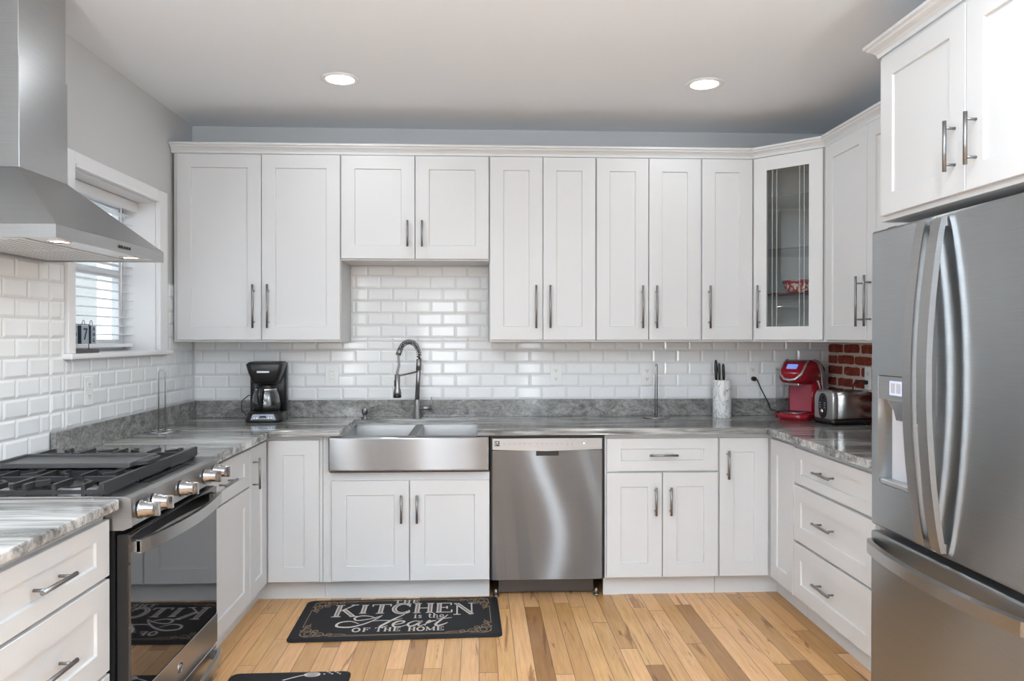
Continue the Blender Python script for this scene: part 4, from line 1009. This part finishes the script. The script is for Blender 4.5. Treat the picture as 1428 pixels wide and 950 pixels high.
# roman capitals: list of (points, weight) with weight 2 = thick stem, 1 = thin stroke, 0 = serif; unit cell 1 x 1
def serif(x,y,w=.26): return ([(x-w/2,y),(x+w/2,y)],0)
GL = {
 'T':[([(.5,0),(.5,1)],2),([(.04,.98),(.96,.98)],1),([(.05,.78),(.05,1)],1),([(.95,.78),(.95,1)],1),serif(.5,.02,.4)],
 'H':[([(.2,0),(.2,1)],2),([(.8,0),(.8,1)],2),([(.2,.5),(.8,.5)],1)]+[serif(x,y,.36) for x in (.2,.8) for y in (.02,.98)],
 'E':[([(.22,0),(.22,1)],2),([(.05,.98),(.88,.98)],1),([(.22,.52),(.66,.52)],1),([(.05,.02),(.92,.02)],1),([(.88,.76),(.88,1)],1),([(.92,0),(.92,.26)],1),([(.66,.38),(.66,.66)],1)],
 'I':[([(.5,0),(.5,1)],2),serif(.5,.02,.55),serif(.5,.98,.55)],
 'K':[([(.2,0),(.2,1)],2),([(.22,.42),(.78,.98)],1),([(.42,.58),(.86,.02)],2),serif(.2,.02,.36),serif(.2,.98,.36),serif(.78,.98,.3),serif(.88,.02,.3)],
 'C':[(ellipse(.52,.5,.42,.5,.75,2*PI-.75),2),([(.84,.66),(.84,1)],1),([(.84,.02),(.84,.3)],1)],
 'N':[([(.16,0),(.16,1)],1),([(.14,.98),(.84,.02)],2),([(.84,0),(.84,1)],1),serif(.16,.02,.32),serif(.1,.98,.2),serif(.84,.98,.32)],
 'O':[(ellipse(.5,.5,.43,.49),2)],
 'F':[([(.22,0),(.22,1)],2),([(.05,.98),(.88,.98)],1),([(.22,.52),(.66,.52)],1),([(.88,.74),(.88,1)],1),([(.66,.38),(.66,.66)],1),serif(.22,.02,.4)],
 'M':[([(.12,0),(.12,1)],1),([(.12,.98),(.5,.08)],2),([(.5,.08),(.88,.98)],1),([(.88,0),(.88,1)],2),serif(.12,.02,.26),serif(.88,.02,.3),serif(.06,.98,.16),serif(.93,.98,.18)],
 'i':[([(.5,0),(.5,.62)],2),serif(.5,.02,.6),serif(.42,.62,.3),([(.5,.82),(.5,.95)],2)],
 's':[(smooth_path([(.78,.52),(.5,.63),(.24,.5),(.5,.33),(.78,.16),(.5,0),(.2,.12)]),1)],
 't':[([(.45,.9),(.45,.12)],2),(smooth_path([(.45,.14),(.58,.0),(.82,.08)]),1),([(.2,.62),(.75,.62)],1)],
 'h':[([(.24,0),(.24,1)],2),(smooth_path([(.26,.45),(.5,.63),(.74,.5),(.76,0)]),1),serif(.24,.02,.36),serif(.76,.02,.36),serif(.18,.98,.24)],
 'e':[(smooth_path([(.22,.33),(.78,.33),(.7,.56),(.48,.64),(.24,.5),(.2,.28),(.32,.06),(.55,0),(.8,.12)]),1)],
}
def glyph(mb, ch, x,y,w,h, thick, thin, z, yshift=lambda u:0, inner=None, slant=0):
    for pts,k in GL[ch]:
        q=[(x+p[0]*w+slant*p[1]*h, y+p[1]*h+yshift(x+p[0]*w)) for p in pts]
        wd = thick if k==2 else thin
        mb.ribbon(q, wd, z)
        if inner is not None and k==2:
            if len(q)==2:
                a,b=Vector(q[0]),Vector(q[1]); q2=[tuple(a.lerp(b,.1)),tuple(a.lerp(b,.9))]
            else: q2=q[2:-2]
            inner.ribbon(q2, thick*.42, z+.012)
def kitchen_mat(name, label, loc, rot, L, D, full):
    t = thing(name, label, 'mat', loc, rot, local=True, group='charcoal kitchen floor mats')
    o = rrect(-L/2,L/2,-D/2,D/2,1.2,5); i_ = [(x*(1-.5/(L/2)),y*(1-.5/(D/2))) for x,y in o]
    part('pad', MB().rings([[(x,y,0) for x,y in o],[(x,y,.25) for x,y in o],[(x,y,.48) for x,y in i_]], smooth=False), matm, t)
    z=.482
    a = MB(); b = MB()
    for ch,x in zip('THE',(-2.0,-.1,1.75)): glyph(a,ch,x+.25,7.15,1.5,1.75,.32,.13,z)
    # the big arched word: its first and last letters hang lowest
    arch = lambda u: 0
    for ch,x,w,y0,h in (('K',-13.6,5.0,.4,6.5),('I',-8.9,2.6,1.9,4.7),('T',-6.2,4.0,1.75,5.0),('C',-2.0,4.1,1.6,5.2),('H',2.2,4.2,1.5,5.3),('E',6.6,3.6,1.5,5.2),('N',10.3,4.3,.1,6.3)):
        glyph(a,ch,x+.2,y0,w,h,.95,.30,z,inner=b)
    for ch,x in (('i',2.6),('s',3.5)): glyph(a,ch,x,-1.1,.95,2.2,.27,.17,z)
    for ch,x in (('t',5.3),('h',6.4),('e',7.6)): glyph(a,ch,x,-1.1,1.2,2.3,.27,.17,z)
    for ch,x in zip('OF',(-8.3,-6.4)): glyph(a,ch,x,-7.2,1.5,1.8,.32,.13,z)
    for ch,x in zip('THE',(-4.1,-2.45,-.75)): glyph(a,ch,x,-7.3,1.45,1.8,.32,.13,z)
    for ch,x in zip('HOME',(2.05,3.7,5.35,7.35)): glyph(a,ch,x,-7.45,1.75 if ch=='M' else 1.45,1.8,.32,.13,z)
    # script word
    def var(pts,w0,w1): 
        n=len(pts); return [w0+(w1-w0)*math.sin(PI*i/(n-1)) for i in range(n)]
    def sc(P,w0=.16,w1=.55): q=smooth_path(P,8); a.ribbon(q,var(q,w0,w1),z)
    sc([(-4.6,-.8),(-5.6,.3),(-7.4,.7),(-8.6,-.3),(-8.0,-1.6),(-5.6,-1.0),(-3.4,.6)],.14,.4)      # entry loop of the H
    sc([(-3.4,.7),(-4.6,-1.4),(-6.6,-3.6),(-9.0,-4.9),(-11.4,-4.4),(-11.2,-2.6),(-9.2,-2.0),(-7.4,-3.4)],.14,.5)
    sc([(.9,.9),(-.6,-.9),(-2.2,-3.2),(-3.2,-4.8),(-3.0,-5.4),(-1.9,-4.6)],.16,.6)
    sc([(-5.4,-2.2),(-3.4,-1.9),(-1.2,-2.0),(.6,-1.2)],.12,.3)
    sc([(-.9,-4.3),(.7,-3.6),(1.1,-2.7),(.1,-2.5),(-.9,-3.8),(-.6,-5.2),(.6,-5.2),(2.0,-4.2)],.14,.5)   # e
    sc([(4.2,-2.9),(3.0,-2.7),(1.9,-4.0),(2.3,-5.2),(3.4,-4.5),(4.5,-2.7),(3.9,-4.4),(4.2,-5.1),(5.2,-4.3)],.14,.5)   # a
    sc([(5.2,-4.3),(6.0,-2.9),(5.9,-2.6),(5.5,-3.4),(5.1,-5.1)],.14,.45); sc([(5.6,-4.0),(6.6,-2.8),(7.2,-2.9)],.14,.4)  # r
    sc([(9.4,.2),(8.4,-1.8),(7.2,-4.3),(7.5,-5.2),(8.6,-4.6),(9.4,-3.8)],.16,.55); sc([(7.2,-1.9),(8.8,-1.7),(10.2,-1.3)],.12,.28)   # t
    part('lettering', a, cream, t); part('lettering_shading', b, taupe, t)
    c = MB(); hx,hy = L/2-1.9, D/2-1.3
    for s_ in (-1,1):
        c.ribbon([(-hx+5.5,s_*hy),(hx-5.5,s_*hy)],.16,z); c.ribbon([(-hx+6.5,s_*(hy-.4)),(hx-6.5,s_*(hy-.4))],.08,z)
        c.ribbon([(s_*hx,-hy+4.5),(s_*hx,hy-4.5)],.16,z)
        for v in (-1,1):
            ox,oy = s_*hx, v*hy
            def spiral(cx,cy,r,turn,fx,fy):
                return [(cx+fx*r*(1-.75*i/26)*math.cos(turn*i/26*2*PI),cy+fy*r*(1-.75*i/26)*math.sin(turn*i/26*2*PI)) for i in range(27)]
            for cx,cy,r,tn in ((-1.7,-1.3,1.5,1.7),(-3.6,-1.1,1.1,1.5),(-1.0,-3.2,1.1,1.5),(-5.4,-.9,.8,1.3),(-.8,-5.0,.8,1.3),(-2.6,-2.6,.8,1.4)):
                c.ribbon(spiral(ox+s_*cx,oy+v*cy,r,tn,s_,v),.2,z)
            c.ribbon(smooth_path([(ox-s_*.2,oy-v*.6),(ox-s_*2.2,oy-v*.1),(ox-s_*4.4,oy-v*.5),(ox-s_*7.2,oy-v*1.0),(ox-s_*8.6,oy-v*.5)]),.16,z)
            c.ribbon(smooth_path([(ox-s_*.2,oy-v*.6),(ox-s_*.1,oy-v*2.2),(ox-s_*.6,oy-v*4.4),(ox-s_*1.3,oy-v*6.2)]),.16,z)
    part('scroll_border', c, gold, t)
    return t
kitchen_mat('kitchen_mat','charcoal kitchen floor mat with cream lettering in front of the sink',(-15.5,-33.6,0),.025,39.2,20.6,True)
plain = thing('kitchen_mat','charcoal floor mat in front of the range, nearest the viewer','mat',(-30.3,-72.3,0),PI/2+.01,local=True,group='charcoal kitchen floor mats')
L,D = 31.0,19.2
o = rrect(-L/2,L/2,-D/2,D/2,1.2,5); i_ = [(x*(1-.5/(L/2)),y*(1-.5/(D/2))) for x,y in o]
part('pad', MB().rings([[(x,y,0) for x,y in o],[(x,y,.25) for x,y in o],[(x,y,.48) for x,y in i_]], smooth=False), matm, plain)
c = MB()
c.ribbon(ellipse(14.0,-3.5,.75,1.25),.14,.482); c.ribbon(ellipse(14.0,-3.5,.4,1.2),.12,.482); c.ribbon(ellipse(14.0,-3.5,.12,1.1),.1,.482)   # a whisk
c.ribbon(smooth_path([(13.85,-2.2),(13.3,-1.0),(12.2,.8)]),.22,.482)
for k in range(7): c.ribbon(ellipse(14.1+.5*((k*5)%3-1)*.8+.4,-5.4-.42*k,.12,.12,n=8),.12,.482)     # a spray of dots
part('print', c, cream, plain)
